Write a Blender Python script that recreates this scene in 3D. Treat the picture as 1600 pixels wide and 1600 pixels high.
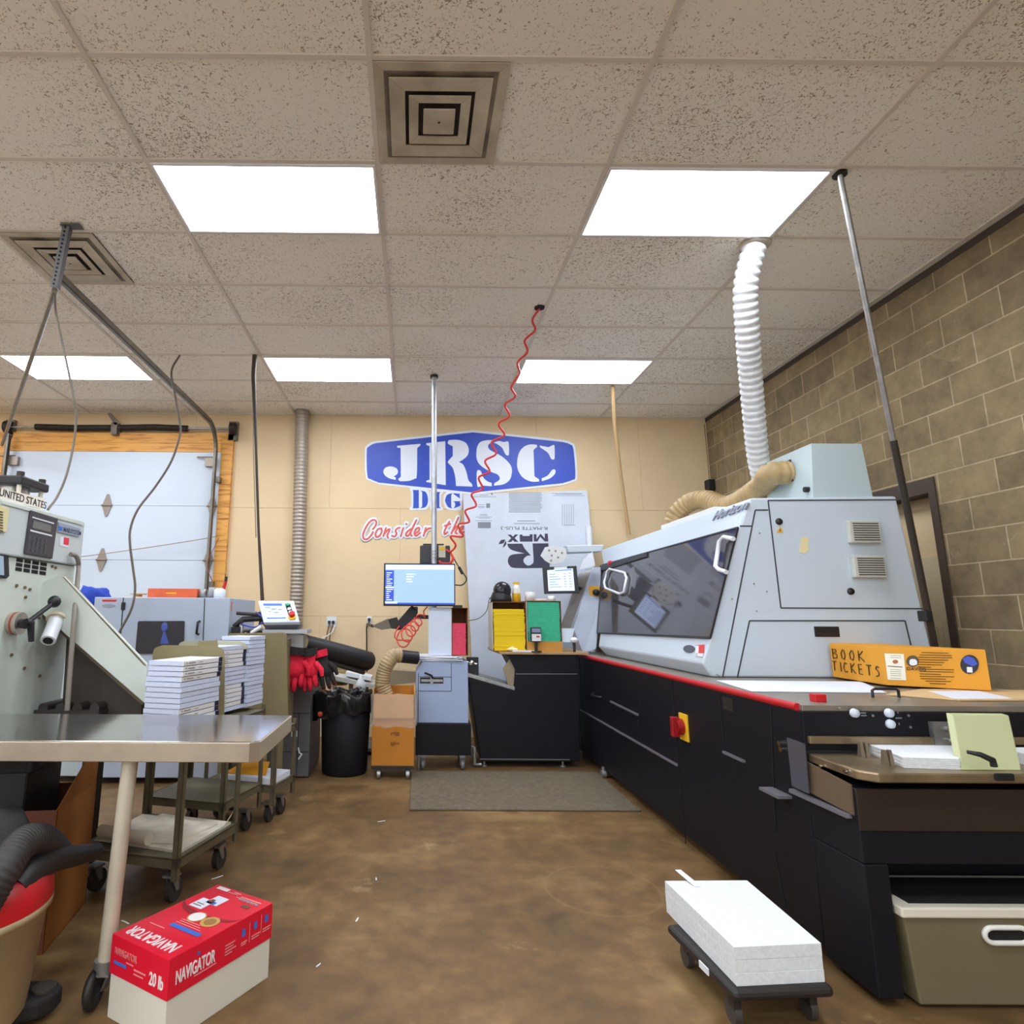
import bpy, bmesh, math, random
from mathutils import Vector as V, Matrix
random.seed(7)
for o in list(bpy.data.objects): bpy.data.objects.remove(o)
sc = bpy.context.scene
C = sc.collection
# ---------------------------------------------------------------- camera
F, CX, CY, PITCH, YAW, ROLL, EYE = 944.13, 649.78, 787.30, .18276, .0042658, .0064048, 1.3
fw = V((math.sin(YAW)*math.cos(PITCH), math.cos(YAW)*math.cos(PITCH), math.sin(PITCH)))
r0 = V((math.cos(YAW), -math.sin(YAW), 0)); u0 = r0.cross(fw)
rt = math.cos(ROLL)*r0 + math.sin(ROLL)*u0; up = -math.sin(ROLL)*r0 + math.cos(ROLL)*u0
cam = bpy.data.cameras.new('camera'); camo = bpy.data.objects.new('camera', cam); C.objects.link(camo)
cam.sensor_width = 36; cam.lens = F/1600*36
cam.shift_x = (800-CX)/1600; cam.shift_y = (CY-800)/1600
cam.clip_start = .02
M = Matrix.Identity(4)
for i in range(3): M[i][0], M[i][1], M[i][2] = rt[i], up[i], -fw[i]
M[2][3] = EYE
camo.matrix_world = M
sc.camera = camo
def ray(x, y): return (x-CX)/F*rt - (y-CY)/F*up + fw
def PY(x, y, Y): d = ray(x, y); return V((0, 0, EYE)) + d*(Y/d.y)      # sight line met with a plane of depth Y
def PX(x, y, X): d = ray(x, y); return V((0, 0, EYE)) + d*(X/d.x)
def PZ(x, y, Z): d = ray(x, y); return V((0, 0, EYE)) + d*((Z-EYE)/d.z)
# ---------------------------------------------------------------- world, exposure
w = bpy.data.worlds.new('world'); sc.world = w; w.use_nodes = True
w.node_tree.nodes['Background'].inputs[0].default_value = (.9, .95, 1, 1)
w.node_tree.nodes['Background'].inputs[1].default_value = 1.0  # uniform fill added through the open rear to lift the ceiling
sc.view_settings.view_transform = 'Standard'; sc.view_settings.look = 'None'
sc.view_settings.exposure = .9; sc.view_settings.gamma = 1; sc.view_settings.use_curve_mapping = False
LAMP = 10.0
# ---------------------------------------------------------------- materials
def lin(c):
    return tuple(((v/255)/12.92 if v/255 <= .04045 else ((v/255+.055)/1.055)**2.4) for v in c)
def nd(nt, t, **kw):
    n = nt.nodes.new(t)
    for k, v in kw.items(): setattr(n, k, v)
    return n
def mat(name, col, rough=.5, metal=0, noise=0, nscale=6, bump=0, bscale=60, emit=0, alpha=1, trans=0, coat=0, spec=.5, col2=None):
    m = bpy.data.materials.new(name); m.use_nodes = True
    nt = m.node_tree; b = nt.nodes['Principled BSDF']
    c = lin(col)
    b.inputs['Base Color'].default_value = (*c, 1)
    b.inputs['Roughness'].default_value = rough; b.inputs['Metallic'].default_value = metal
    b.inputs['Alpha'].default_value = alpha; b.inputs['Transmission Weight'].default_value = trans
    b.inputs['Coat Weight'].default_value = coat; b.inputs['Specular IOR Level'].default_value = spec
    if noise or bump: tc = nd(nt, 'ShaderNodeTexCoord')
    if noise:
        n = nd(nt, 'ShaderNodeTexNoise'); n.inputs['Scale'].default_value = nscale; n.inputs['Detail'].default_value = 6
        nt.links.new(tc.outputs['Object'], n.inputs['Vector'])
        r = nd(nt, 'ShaderNodeValToRGB')
        r.color_ramp.elements[0].position = .3; r.color_ramp.elements[1].position = .7
        c2 = lin(col2) if col2 else tuple(v*(1-noise) for v in c)
        r.color_ramp.elements[0].color = (*c2, 1)
        r.color_ramp.elements[1].color = (*(tuple(min(1, v*(1+noise*.5)) for v in c) if not col2 else c), 1)
        nt.links.new(n.outputs['Fac'], r.inputs['Fac']); nt.links.new(r.outputs['Color'], b.inputs['Base Color'])
    if bump:
        n = nd(nt, 'ShaderNodeTexNoise'); n.inputs['Scale'].default_value = bscale; n.inputs['Detail'].default_value = 4
        nt.links.new(tc.outputs['Object'], n.inputs['Vector'])
        bu = nd(nt, 'ShaderNodeBump'); bu.inputs['Strength'].default_value = bump; bu.inputs['Distance'].default_value = .01
        nt.links.new(n.outputs['Fac'], bu.inputs['Height']); nt.links.new(bu.outputs['Normal'], b.inputs['Normal'])
    if emit:
        b.inputs['Emission Color'].default_value = (*c, 1); b.inputs['Emission Strength'].default_value = emit
    return m
# ---------------------------------------------------------------- mesh builder
WORLD = {}
class MB:
    def __init__(s): s.bm = bmesh.new(); s.mats = []; s.cur = 0
    def use(s, m):
        if m not in s.mats: s.mats.append(m)
        s.cur = s.mats.index(m); return s
    def face(s, pts, smooth=False):
        vs = [p if isinstance(p, bmesh.types.BMVert) else s.bm.verts.new(p) for p in pts]
        try: f = s.bm.faces.new(vs)
        except ValueError: return
        f.material_index = s.cur; f.smooth = smooth
        return f
    def hexa(s, p):
        v = [s.bm.verts.new(q) for q in p]
        for f in ((3, 2, 1, 0), (4, 5, 6, 7), (0, 1, 5, 4), (1, 2, 6, 5), (2, 3, 7, 6), (3, 0, 4, 7)): s.face([v[i] for i in f])
        return s
    def box(s, x0, x1, y0, y1, z0, z1):
        return s.hexa([(x0, y0, z0), (x1, y0, z0), (x1, y1, z0), (x0, y1, z0), (x0, y0, z1), (x1, y0, z1), (x1, y1, z1), (x0, y1, z1)])
    def obox(s, o, a, b, c):
        o, a, b, c = V(o), V(a), V(b), V(c)
        return s.hexa([o, o+a, o+a+b, o+b, o+c, o+a+c, o+a+b+c, o+b+c])
    def prism(s, pts, vec):
        vec = V(vec); pts = [V(p) for p in pts]
        a = [s.bm.verts.new(p) for p in pts]; b = [s.bm.verts.new(p+vec) for p in pts]
        n = len(pts)
        s.face(a[::-1]); s.face(b)
        for i in range(n): s.face([a[i], a[(i+1) % n], b[(i+1) % n], b[i]])
        return s
    def quad(s, pts, t):                      # plate: polygon thickened along the vector t
        return s.prism(pts, t)
    def cyl(s, a, b, r, r2=None, n=20, caps=True):
        return s.tube([a, b], [r, r if r2 is None else r2], n, caps)
    def tube(s, pts, r, n=8, caps=True):
        pts = [V(p) for p in pts]; k = len(pts)
        rr = r if isinstance(r, (list, tuple)) else [r]*k
        t0 = (pts[1]-pts[0]).normalized()
        nrm = t0.orthogonal().normalized(); prev = t0; rings = []
        for i in range(k):
            t = (pts[min(i+1, k-1)]-pts[max(i-1, 0)])
            t = t.normalized() if t.length > 1e-9 else prev
            q = prev.rotation_difference(t); nrm = (q @ nrm).normalized(); prev = t
            bi = t.cross(nrm)
            rings.append([s.bm.verts.new(pts[i]+rr[i]*(math.cos(2*math.pi*j/n)*nrm+math.sin(2*math.pi*j/n)*bi)) for j in range(n)])
        for i in range(k-1):
            for j in range(n): s.face([rings[i][j], rings[i][(j+1) % n], rings[i+1][(j+1) % n], rings[i+1][j]], True)
        if caps:
            s.face([v.co.copy() for v in rings[0][::-1]]); s.face([v.co.copy() for v in rings[-1]])
        return s
    def lathe(s, c, prof, n=28, axis=(0, 0, 1), smooth=True):
        c = V(c); ax = V(axis).normalized(); e = ax.orthogonal().normalized(); g = ax.cross(e)
        rings = []
        for r, h in prof:
            rings.append([s.bm.verts.new(c+ax*h+max(r, 1e-5)*(math.cos(2*math.pi*j/n)*e+math.sin(2*math.pi*j/n)*g)) for j in range(n)])
        for i in range(len(prof)-1):
            for j in range(n): s.face([rings[i][j], rings[i][(j+1) % n], rings[i+1][(j+1) % n], rings[i+1][j]], smooth)
        return s
    def ball(s, c, r, sc=(1, 1, 1), n=12):
        c = V(c); rings = []
        for i in range(n//2+1):
            th = math.pi*i/(n//2)
            rings.append([s.bm.verts.new((c.x+sc[0]*r*math.sin(th)*math.cos(2*math.pi*j/n), c.y+sc[1]*r*math.sin(th)*math.sin(2*math.pi*j/n), c.z+sc[2]*r*math.cos(th))) for j in range(n)])
        for i in range(n//2):
            for j in range(n): s.face([rings[i][j], rings[i+1][j], rings[i+1][(j+1) % n], rings[i][(j+1) % n]], True)
        return s
    def squash_y(s, y0, k):
        for v in s.bm.verts: v.co.y = y0+(v.co.y-y0)*k
        return s
    def build(s, name, m, parent=None, bevel=0, loc=None, segs=2):
        bm = s.bm
        bmesh.ops.remove_doubles(bm, verts=bm.verts, dist=1e-6) if False else None
        bmesh.ops.recalc_face_normals(bm, faces=bm.faces)
        if parent is not None: base = WORLD[parent.name]
        elif loc is not None: base = V(loc)
        else:
            xs = [v.co for v in bm.verts]
            base = V(((min(v.x for v in xs)+max(v.x for v in xs))/2, (min(v.y for v in xs)+max(v.y for v in xs))/2, min(v.z for v in xs)))
        for v in bm.verts: v.co -= base
        me = bpy.data.meshes.new(name); bm.to_mesh(me); bm.free()
        for q in (s.mats or [m]): me.materials.append(q)
        o = bpy.data.objects.new(name, me); C.objects.link(o)
        if parent is not None: o.parent = parent; WORLD[o.name] = base.copy()
        else: o.location = base; WORLD[o.name] = base.copy()
        if bevel:
            b = o.modifiers.new('bevel', 'BEVEL'); b.width = bevel; b.segments = segs; b.limit_method = 'ANGLE'; b.angle_limit = math.radians(35)
            b.harden_normals = False
        return o
def tag(o, label, cat, group=None, kind=None):
    o['label'] = label; o['category'] = cat
    if group: o['group'] = group
    if kind: o['kind'] = kind
    return o
def struct(o): o['kind'] = 'structure'; return o
def thing(name, label, cat, loc, group=None):
    o = bpy.data.objects.new(name, None); C.objects.link(o); o.location = loc; o.empty_display_size = .1
    WORLD[o.name] = V(loc); return tag(o, label, cat, group)
def dup(root, loc, label=None, rotz=None):
    r = root.copy(); C.objects.link(r); r.location = loc; WORLD[r.name] = V(loc)
    if label: r['label'] = label
    if rotz is not None: r.rotation_euler.z = rotz
    for ch in list(root.children):
        c = ch.copy(); C.objects.link(c); c.parent = r
        for g in list(ch.children):
            d = g.copy(); C.objects.link(d); d.parent = c
    return r
def text(s, m, parent, size, O, R, U, name='lettering', sx=1, align='LEFT', depth=.0008, bold=0, shear=0):
    cu = bpy.data.curves.new('t', 'FONT'); cu.body = s; cu.size = 1; cu.align_x = align; cu.extrude = depth/size; cu.offset = bold; cu.shear = shear
    ob = bpy.data.objects.new('t', cu); C.objects.link(ob)
    dg = bpy.context.evaluated_depsgraph_get()
    me = bpy.data.meshes.new_from_object(ob.evaluated_get(dg))
    bpy.data.objects.remove(ob); bpy.data.curves.remove(cu)
    R, U = V(R).normalized(), V(U).normalized(); N = R.cross(U)
    base = WORLD[parent.name]
    for v in me.vertices:
        q = V(O)+R*v.co.x*size*sx+U*v.co.y*size+N*v.co.z*size
        v.co = q-base
    me.materials.clear(); me.materials.append(m)
    o = bpy.data.objects.new(name, me); C.objects.link(o); o.parent = parent; WORLD[o.name] = base.copy()
    return o
def smooth_poly(pts, k=5):                    # points; a third item marks a sharp corner
    n = len(pts); out = []
    P = [V((p[0], p[1], 0)) for p in pts]; c = [len(p) > 2 for p in pts]
    for i in range(n):
        a, b, d, e = P[(i-1) % n], P[i], P[(i+1) % n], P[(i+2) % n]
        if c[i]: a = b-(d-b)
        if c[(i+1) % n]: e = d+(d-b)
        if c[i] and c[(i+1) % n]: out.append((b.x, b.y)); continue
        for j in range(k):
            t = j/k
            q = .5*((2*b)+(-a+d)*t+(2*a-5*b+4*d-e)*t*t+(-a+3*b-3*d+e)*t**3)
            out.append((q.x, q.y))
    return out
def spline(pts, k=8):
    P = [V(p) for p in pts]; n = len(P); out = []
    for i in range(n-1):
        a = P[i-1] if i else P[0]*2-P[1]; b, d = P[i], P[i+1]; e = P[i+2] if i+2 < n else P[-1]*2-P[-2]
        for j in range(k):
            t = j/k; out.append(.5*((2*b)+(-a+d)*t+(2*a-5*b+4*d-e)*t*t+(-a+3*b-3*d+e)*t**3))
    out.append(P[-1]); return out
def ribbed(path, r, pitch=.03, amp=.08, n=16):  # corrugated hose along a path
    pts = [V(p) for p in path]; L = [0]
    for i in range(1, len(pts)): L.append(L[-1]+(pts[i]-pts[i-1]).length)
    def at(s):
        for i in range(1, len(L)):
            if L[i] >= s-1e-9:
                f = (s-L[i-1])/max(1e-9, L[i]-L[i-1]); return pts[i-1].lerp(pts[i], f)
        return pts[-1]
    k = max(2, int(L[-1]/pitch)); ps, rs = [], []
    for i in range(k*4+1):
        ps.append(at(L[-1]*i/(k*4))); rs.append(r*(1+amp*(0, .8, 1, .8)[i % 4]-amp*.5))
    return MB().tube(ps, rs, n)
def arc(c, a, b, a0, a1, n=12): return [V(c)+V(a)*math.cos(a0+(a1-a0)*i/n)+V(b)*math.sin(a0+(a1-a0)*i/n) for i in range(n+1)]
EX, EY, EZ = V((1, 0, 0)), V((0, 1, 0)), V((0, 0, 1))
# ================================================================ shared materials
steel = mat('brushed_steel', (176, 172, 165), .28, .9, noise=.12, nscale=14)
galv = mat('galvanised_steel', (165, 165, 165), .4, .8, noise=.25, nscale=20)
darkmetal = mat('dark_steel', (62, 58, 55), .5, .6, noise=.2, nscale=20)
blackpl = mat('black_plastic', (26, 26, 30), .45)
rubber = mat('black_rubber', (30, 28, 27), .7)
whitepl = mat('white_plastic', (225, 228, 232), .4)
paper = mat('white_paper', (226, 230, 240), .8)
papered = mat('paper_edges', (222, 226, 228), .85, noise=.1, nscale=80)
kraft = mat('kraft_cardboard', (196, 140, 62), .8, noise=.12, nscale=5)
chrome = mat('chrome', (210, 210, 210), .15, 1)
redpl = mat('red_plastic', (196, 24, 32), .4)
yellowpl = mat('yellow_plastic', (240, 190, 40), .45)
brownwire = mat('brown_wire', (90, 70, 50), .6)
inkblack = mat('black_ink', (35, 34, 38), .8)
inkgrey = mat('grey_ink', (120, 122, 128), .8)
inkwhite = mat('white_ink', (235, 232, 232), .7)
inkred = mat('red_ink', (200, 40, 40), .7)
inkblue = mat('blue_ink', (60, 110, 200), .7)
# ================================================================ setting
CEIL, BACK, RIGHT, LEFT, REAR = 3.6524, 6.93, 3.5, -9.75, -6.3
GX0, GY0, TX, TY = -.2022, 2.2015, 1.2192, .6096
def floor_mat():
    m = mat('stained_concrete', (120, 92, 62), .5, spec=.3); nt = m.node_tree; b = nt.nodes['Principled BSDF']
    tc = nd(nt, 'ShaderNodeTexCoord')
    n1 = nd(nt, 'ShaderNodeTexNoise'); n1.inputs['Scale'].default_value = 1.3; n1.inputs['Detail'].default_value = 8; n1.inputs['Roughness'].default_value = .65
    n2 = nd(nt, 'ShaderNodeTexNoise'); n2.inputs['Scale'].default_value = 9; n2.inputs['Detail'].default_value = 8
    r1 = nd(nt, 'ShaderNodeValToRGB'); e = r1.color_ramp.elements
    e[0].position = .3; e[0].color = (*lin((92, 72, 46)), 1); e[1].position = .72; e[1].color = (*lin((152, 126, 84)), 1)
    x = r1.color_ramp.elements.new(.52); x.color = (*lin((120, 92, 58)), 1)
    r2 = nd(nt, 'ShaderNodeValToRGB'); r2.color_ramp.elements[0].position = .35; r2.color_ramp.elements[0].color = (.55, .52, .5, 1); r2.color_ramp.elements[1].position = .65; r2.color_ramp.elements[1].color = (1.1, 1.1, 1.1, 1)
    mx = nd(nt, 'ShaderNodeMix', data_type='RGBA', blend_type='MULTIPLY'); mx.inputs[0].default_value = .6
    nt.links.new(tc.outputs['Object'], n1.inputs['Vector']); nt.links.new(tc.outputs['Object'], n2.inputs['Vector'])
    nt.links.new(n1.outputs['Fac'], r1.inputs['Fac']); nt.links.new(n2.outputs['Fac'], r2.inputs['Fac'])
    nt.links.new(r1.outputs['Color'], mx.inputs[6]); nt.links.new(r2.outputs['Color'], mx.inputs[7])
    # worn ring left by a round base
    sx = nd(nt, 'ShaderNodeVectorMath', operation='DISTANCE'); sx.inputs[1].default_value = (.93, 3.22, 0)
    nt.links.new(tc.outputs['Object'], sx.inputs[0])
    rr = nd(nt, 'ShaderNodeValToRGB'); el = rr.color_ramp.elements
    el[0].position = .262; el[0].color = (0, 0, 0, 1); el[1].position = .285; el[1].color = (0, 0, 0, 1); y = el.new(.273); y.color = (.3, .3, .3, 1)
    nt.links.new(sx.outputs['Value'], rr.inputs['Fac'])
    m2 = nd(nt, 'ShaderNodeMix', data_type='RGBA'); m2.inputs[7].default_value = (*lin((150, 120, 84)), 1)
    nt.links.new(rr.outputs['Color'], m2.inputs[0]); nt.links.new(mx.outputs[2], m2.inputs[6])
    n3 = nd(nt, 'ShaderNodeTexNoise'); n3.inputs['Scale'].default_value = 2.1; n3.inputs['Detail'].default_value = 10; n3.inputs['Roughness'].default_value = .72; n3.inputs['Distortion'].default_value = .4
    r3 = nd(nt, 'ShaderNodeValToRGB'); r3.color_ramp.elements[0].position = .6; r3.color_ramp.elements[0].color = (0, 0, 0, 1); r3.color_ramp.elements[1].position = .72; r3.color_ramp.elements[1].color = (.6, .6, .6, 1)
    nt.links.new(tc.outputs['Object'], n3.inputs['Vector']); nt.links.new(n3.outputs['Fac'], r3.inputs['Fac'])
    m3 = nd(nt, 'ShaderNodeMix', data_type='RGBA'); m3.inputs[7].default_value = (*lin((176, 158, 112)), 1)
    nt.links.new(r3.outputs['Color'], m3.inputs[0]); nt.links.new(m2.outputs[2], m3.inputs[6])
    nt.links.new(m3.outputs[2], b.inputs['Base Color'])
    ro = nd(nt, 'ShaderNodeMapRange'); ro.inputs['To Min'].default_value = .4; ro.inputs['To Max'].default_value = .6
    nt.links.new(n2.outputs['Fac'], ro.inputs['Value']); nt.links.new(ro.outputs['Result'], b.inputs['Roughness'])
    return m
o = struct(MB().box(LEFT, RIGHT+.4, REAR, BACK+.3, -.12, 0).build('floor', floor_mat(), loc=(0, 0, 0)))
def tile_mat():
    m = mat('acoustic_tile', (198, 188, 172), .95); nt = m.node_tree; b = nt.nodes['Principled BSDF']
    tc = nd(nt, 'ShaderNodeTexCoord')
    n = nd(nt, 'ShaderNodeTexNoise'); n.inputs['Scale'].default_value = 62; n.inputs['Detail'].default_value = 2; n.inputs['Distortion'].default_value = 1.6
    n2 = nd(nt, 'ShaderNodeTexNoise'); n2.inputs['Scale'].default_value = .9; n2.inputs['Detail'].default_value = 2
    mr = nd(nt, 'ShaderNodeMapRange'); mr.inputs['From Min'].default_value = .35; mr.inputs['From Max'].default_value = .65; mr.inputs['To Min'].default_value = -.05; mr.inputs['To Max'].default_value = .05
    ad = nd(nt, 'ShaderNodeMath', operation='ADD')
    r = nd(nt, 'ShaderNodeValToRGB'); e = r.color_ramp.elements
    e[0].position = .585; e[0].color = (*lin((245, 241, 230)), 1); e[1].position = .655; e[1].color = (*lin((166, 152, 132)), 1)
    nt.links.new(tc.outputs['Object'], n.inputs['Vector']); nt.links.new(tc.outputs['Object'], n2.inputs['Vector'])
    nt.links.new(n2.outputs['Fac'], mr.inputs['Value']); nt.links.new(n.outputs['Fac'], ad.inputs[0]); nt.links.new(mr.outputs['Result'], ad.inputs[1])
    nt.links.new(ad.outputs[0], r.inputs['Fac']); nt.links.new(r.outputs['Color'], b.inputs['Base Color'])
    return m
ceil = struct(MB().box(LEFT, RIGHT, REAR, BACK, CEIL+.006, CEIL+.1).build('ceiling', tile_mat(), loc=(0, 0, CEIL)))
g = MB(); gw = .012
xs = [GX0+TX*i for i in range(-7, 4)]; ys = [GY0+TY*k for k in range(-13, 8)]
for x in xs: g.box(x-gw, x+gw, REAR, BACK, CEIL-.004, CEIL+.008)
for y in ys: g.box(LEFT, RIGHT, y-gw, y+gw, CEIL-.002, CEIL+.008)
g.box(RIGHT-.02, RIGHT, REAR, BACK, CEIL-.003, CEIL+.008); g.box(LEFT, RIGHT, BACK-.02, BACK, CEIL-.003, CEIL+.008)
g.build('ceiling_grid', mat('grid_paint', (218, 210, 198), .6), ceil)
# walls
tan = mat('tan_wall_paint', (226, 201, 160), .75, noise=.07, nscale=1.6, bump=.05, bscale=120)
wb = MB(); wb.use(mat('wall_seam', (150, 120, 84), .9)); wb.box(LEFT, RIGHT+.3, BACK+.012, BACK+.2, 0, CEIL+.1)
wb.use(tan)
GDX0, GDX1, GDZ = -4.76, -2.262, 3.17
rows = [(0, 1.285, [-6.4, -4.0, -1.04, -.15, 1.07, 2.29]), (1.288, 2.521, [-6.4, -2.5, -.15, 1.07, 2.9]), (2.524, CEIL+.1, [-5.2, -2.6, -.98, 1.46, 2.68])]
for z0, z1, cuts in rows:
    cs = [LEFT]+cuts+[RIGHT+.3]
    for a, b in zip(cs[:-1], cs[1:]):
        wb.box(a+.001, b-.001, BACK, BACK+.012, z0, z1)
struct(wb.build('wall_back', tan, loc=(0, BACK, 0)))
def cmu():
    m = mat('concrete_block', (150, 132, 104), .95); nt = m.node_tree; b = nt.nodes['Principled BSDF']
    tc = nd(nt, 'ShaderNodeTexCoord'); sp = nd(nt, 'ShaderNodeSeparateXYZ'); cb = nd(nt, 'ShaderNodeCombineXYZ')
    nt.links.new(tc.outputs['Object'], sp.inputs[0]); nt.links.new(sp.outputs['Y'], cb.inputs['X']); nt.links.new(sp.outputs['Z'], cb.inputs['Y'])
    br = nd(nt, 'ShaderNodeTexBrick'); br.inputs['Scale'].default_value = 1
    br.inputs['Brick Width'].default_value = .4064; br.inputs['Row Height'].default_value = .2032; br.inputs['Mortar Size'].default_value = .0065; br.inputs['Mortar Smooth'].default_value = .6; br.inputs['Bias'].default_value = -.1
    br.inputs['Color1'].default_value = (*lin((154, 136, 104)), 1); br.inputs['Color2'].default_value = (*lin((128, 112, 86)), 1); br.inputs['Mortar'].default_value = (*lin((188, 170, 142)), 1)
    n = nd(nt, 'ShaderNodeTexNoise'); n.inputs['Scale'].default_value = 5; n.inputs['Detail'].default_value = 10; n.inputs['Roughness'].default_value = .7
    r = nd(nt, 'ShaderNodeValToRGB'); r.color_ramp.elements[0].position = .35; r.color_ramp.elements[0].color = (.66, .66, .64, 1); r.color_ramp.elements[1].position = .68; r.color_ramp.elements[1].color = (1.15, 1.12, 1.08, 1)
    mx = nd(nt, 'ShaderNodeMix', data_type='RGBA', blend_type='MULTIPLY'); mx.inputs[0].default_value = 1
    bu = nd(nt, 'ShaderNodeBump'); bu.inputs['Strength'].default_value = .5; bu.inputs['Distance'].default_value = .006
    nt.links.new(cb.outputs[0], br.inputs['Vector']); nt.links.new(tc.outputs['Object'], n.inputs['Vector']); nt.links.new(n.outputs['Fac'], r.inputs['Fac'])
    nt.links.new(br.outputs['Color'], mx.inputs[6]); nt.links.new(r.outputs['Color'], mx.inputs[7]); n3 = nd(nt, 'ShaderNodeTexNoise'); n3.inputs['Scale'].default_value = 3.4; n3.inputs['Detail'].default_value = 9; n3.inputs['Roughness'].default_value = .75; n3.inputs['Distortion'].default_value = .8
    r3 = nd(nt, 'ShaderNodeValToRGB'); r3.color_ramp.elements[0].position = .61; r3.color_ramp.elements[0].color = (0, 0, 0, 1); r3.color_ramp.elements[1].position = .74; r3.color_ramp.elements[1].color = (.55, .55, .55, 1)
    nt.links.new(tc.outputs['Object'], n3.inputs['Vector']); nt.links.new(n3.outputs['Fac'], r3.inputs['Fac'])
    m3 = nd(nt, 'ShaderNodeMix', data_type='RGBA'); m3.inputs[7].default_value = (*lin((190, 172, 142)), 1)
    nt.links.new(r3.outputs['Color'], m3.inputs[0]); nt.links.new(mx.outputs[2], m3.inputs[6]); nt.links.new(m3.outputs[2], b.inputs['Base Color'])
    nt.links.new(br.outputs['Fac'], bu.inputs['Height']); bu.invert = True; nt.links.new(bu.outputs['Normal'], b.inputs['Normal'])
    return m
DY0, DY1, DZ = 3.94, 4.92, 2.24
block = cmu()
wr = MB(); wr.box(RIGHT, RIGHT+.2, REAR, DY0, 0, CEIL+.1); wr.box(RIGHT, RIGHT+.2, DY1, BACK+.012, 0, CEIL+.1); wr.box(RIGHT, RIGHT+.2, DY0, DY1, DZ, CEIL+.1)
struct(wr.build('wall_right', block, loc=(RIGHT, .06, .02)))
struct(MB().box(LEFT-.15, LEFT, REAR, BACK, 0, CEIL+.1).build('wall_left', tan, loc=(LEFT, 0, 0)))
struct(MB().box(RIGHT-.006, RIGHT, REAR, BACK, CEIL-.05, CEIL-.004).build('wall_top_shade', mat('shade_strip_paint', (76, 66, 56), .9), loc=(RIGHT, 0, CEIL-.1)))  # dark strip paints in the shade along the top of the block wall
# doorway on the right wall
fr = mat('brown_door_frame', (74, 60, 50), .5)
d2 = MB()
for y0, y1 in ((DY0, DY0+.055), (DY1-.055, DY1)): d2.box(RIGHT-.012, RIGHT+.2, y0, y1, 0, DZ-.1005)
d2.box(RIGHT-.012, RIGHT+.2, DY0, DY1, DZ-.1, DZ)
dd = struct(d2.build('door_2', fr, loc=(RIGHT, DY0, 0)))
cream = mat('cream_door', (226, 200, 158), .6)
MB().box(RIGHT+.12, RIGHT+.165, DY0+.055, DY1-.055, .01, DZ-.1).build('door_leaf', cream, dd)
p = MB(); p.box(RIGHT+.095, RIGHT+.12, DY0+.055, DY1-.055, .01, 1.72)
p.tube([(RIGHT+.08, DY0+.17, .05), (RIGHT+.08, DY0+.17, 1.3)], .02); p.tube([(RIGHT+.08, DY0+.28, .05), (RIGHT+.08, DY0+.28, 1.25)], .022)
p.build('kick_panel', mat('pale_panel', (214, 196, 160), .5), dd)
# overhead door
wht = mat('white_door_panel', (200, 211, 224), .45, bump=.04, bscale=150)
g = MB()
zz = [0, .66, 1.275, 1.9, 2.527, GDZ]
for a, b in zip(zz[:-1], zz[1:]): g.box(GDX0, GDX1, BACK-.05, BACK-.001, a+.002, b-.002)
gd = struct(g.build('door_1', wht, loc=(-3.5, BACK-.05, 0)))
hm = mat('hinge_zinc', (150, 140, 130), .5, .6)
for z in (2.527, 1.9):
    for x in (-3.53, -2.32):
        h = MB()
        for s in (1, -1): h.prism([(x-.055, BACK-.052, z), (x+.055, BACK-.052, z), (x+.012, BACK-.052, z+s*.13), (x-.012, BACK-.052, z+s*.13)], (0, -.012, 0))
        h.cyl((x-.06, BACK-.066, z), (x+.06, BACK-.066, z), .012, n=8)
        h.build('hinge', hm, gd)
for x in (GDX1-.1, GDX0+.1):
    h = MB(); h.box(x-.06, x+.06, BACK-.1, BACK-.05, 2.99, 3.09); h.cyl((x-.16, BACK-.09, 3.1), (x+.02, BACK-.09, 3.1), .01, n=8); h.build('roller_bracket', hm, gd)
wood = mat('pine_trim', (226, 160, 72), .55, noise=.2, nscale=3)
def pine():
    m = mat('pine_board', (226, 160, 72), .55); nt = m.node_tree; b = nt.nodes['Principled BSDF']; tc = nd(nt, 'ShaderNodeTexCoord')
    mp = nd(nt, 'ShaderNodeMapping'); mp.inputs['Scale'].default_value = (1.2, 8, 14)
    n = nd(nt, 'ShaderNodeTexNoise'); n.inputs['Scale'].default_value = 2.2; n.inputs['Detail'].default_value = 6; n.inputs['Distortion'].default_value = .6
    r = nd(nt, 'ShaderNodeValToRGB'); e = r.color_ramp.elements; e[0].position = .28; e[0].color = (*lin((160, 92, 30)), 1); e[1].position = .5; e[1].color = (*lin((226, 164, 78)), 1)
    nt.links.new(tc.outputs['Object'], mp.inputs[0]); nt.links.new(mp.outputs[0], n.inputs['Vector']); nt.links.new(n.outputs['Fac'], r.inputs['Fac']); nt.links.new(r.outputs['Color'], b.inputs['Base Color'])
    return m
pine = pine()
t = MB(); t.box(GDX0, GDX1, BACK-.056, BACK-.001, GDZ, 3.275); t.box(GDX0, GDX1, BACK-.05, BACK-.001, 3.278, 3.4)
struct(t.build('trim_2', pine, loc=(-3.5, BACK-.05, GDZ), bevel=.003))
t = MB(); t.box(GDX1, GDX1+.135, BACK-.05, BACK-.001, 0, 3.4)
struct(t.build('trim_3', pine, loc=(GDX1, BACK-.05, 0), bevel=.003))
t = MB(); t.box(GDX0-.135, GDX0, BACK-.05, BACK-.001, 0, 3.4)
struct(t.build('trim_4', pine, loc=(GDX0, BACK-.05, 0), bevel=.003))
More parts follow.
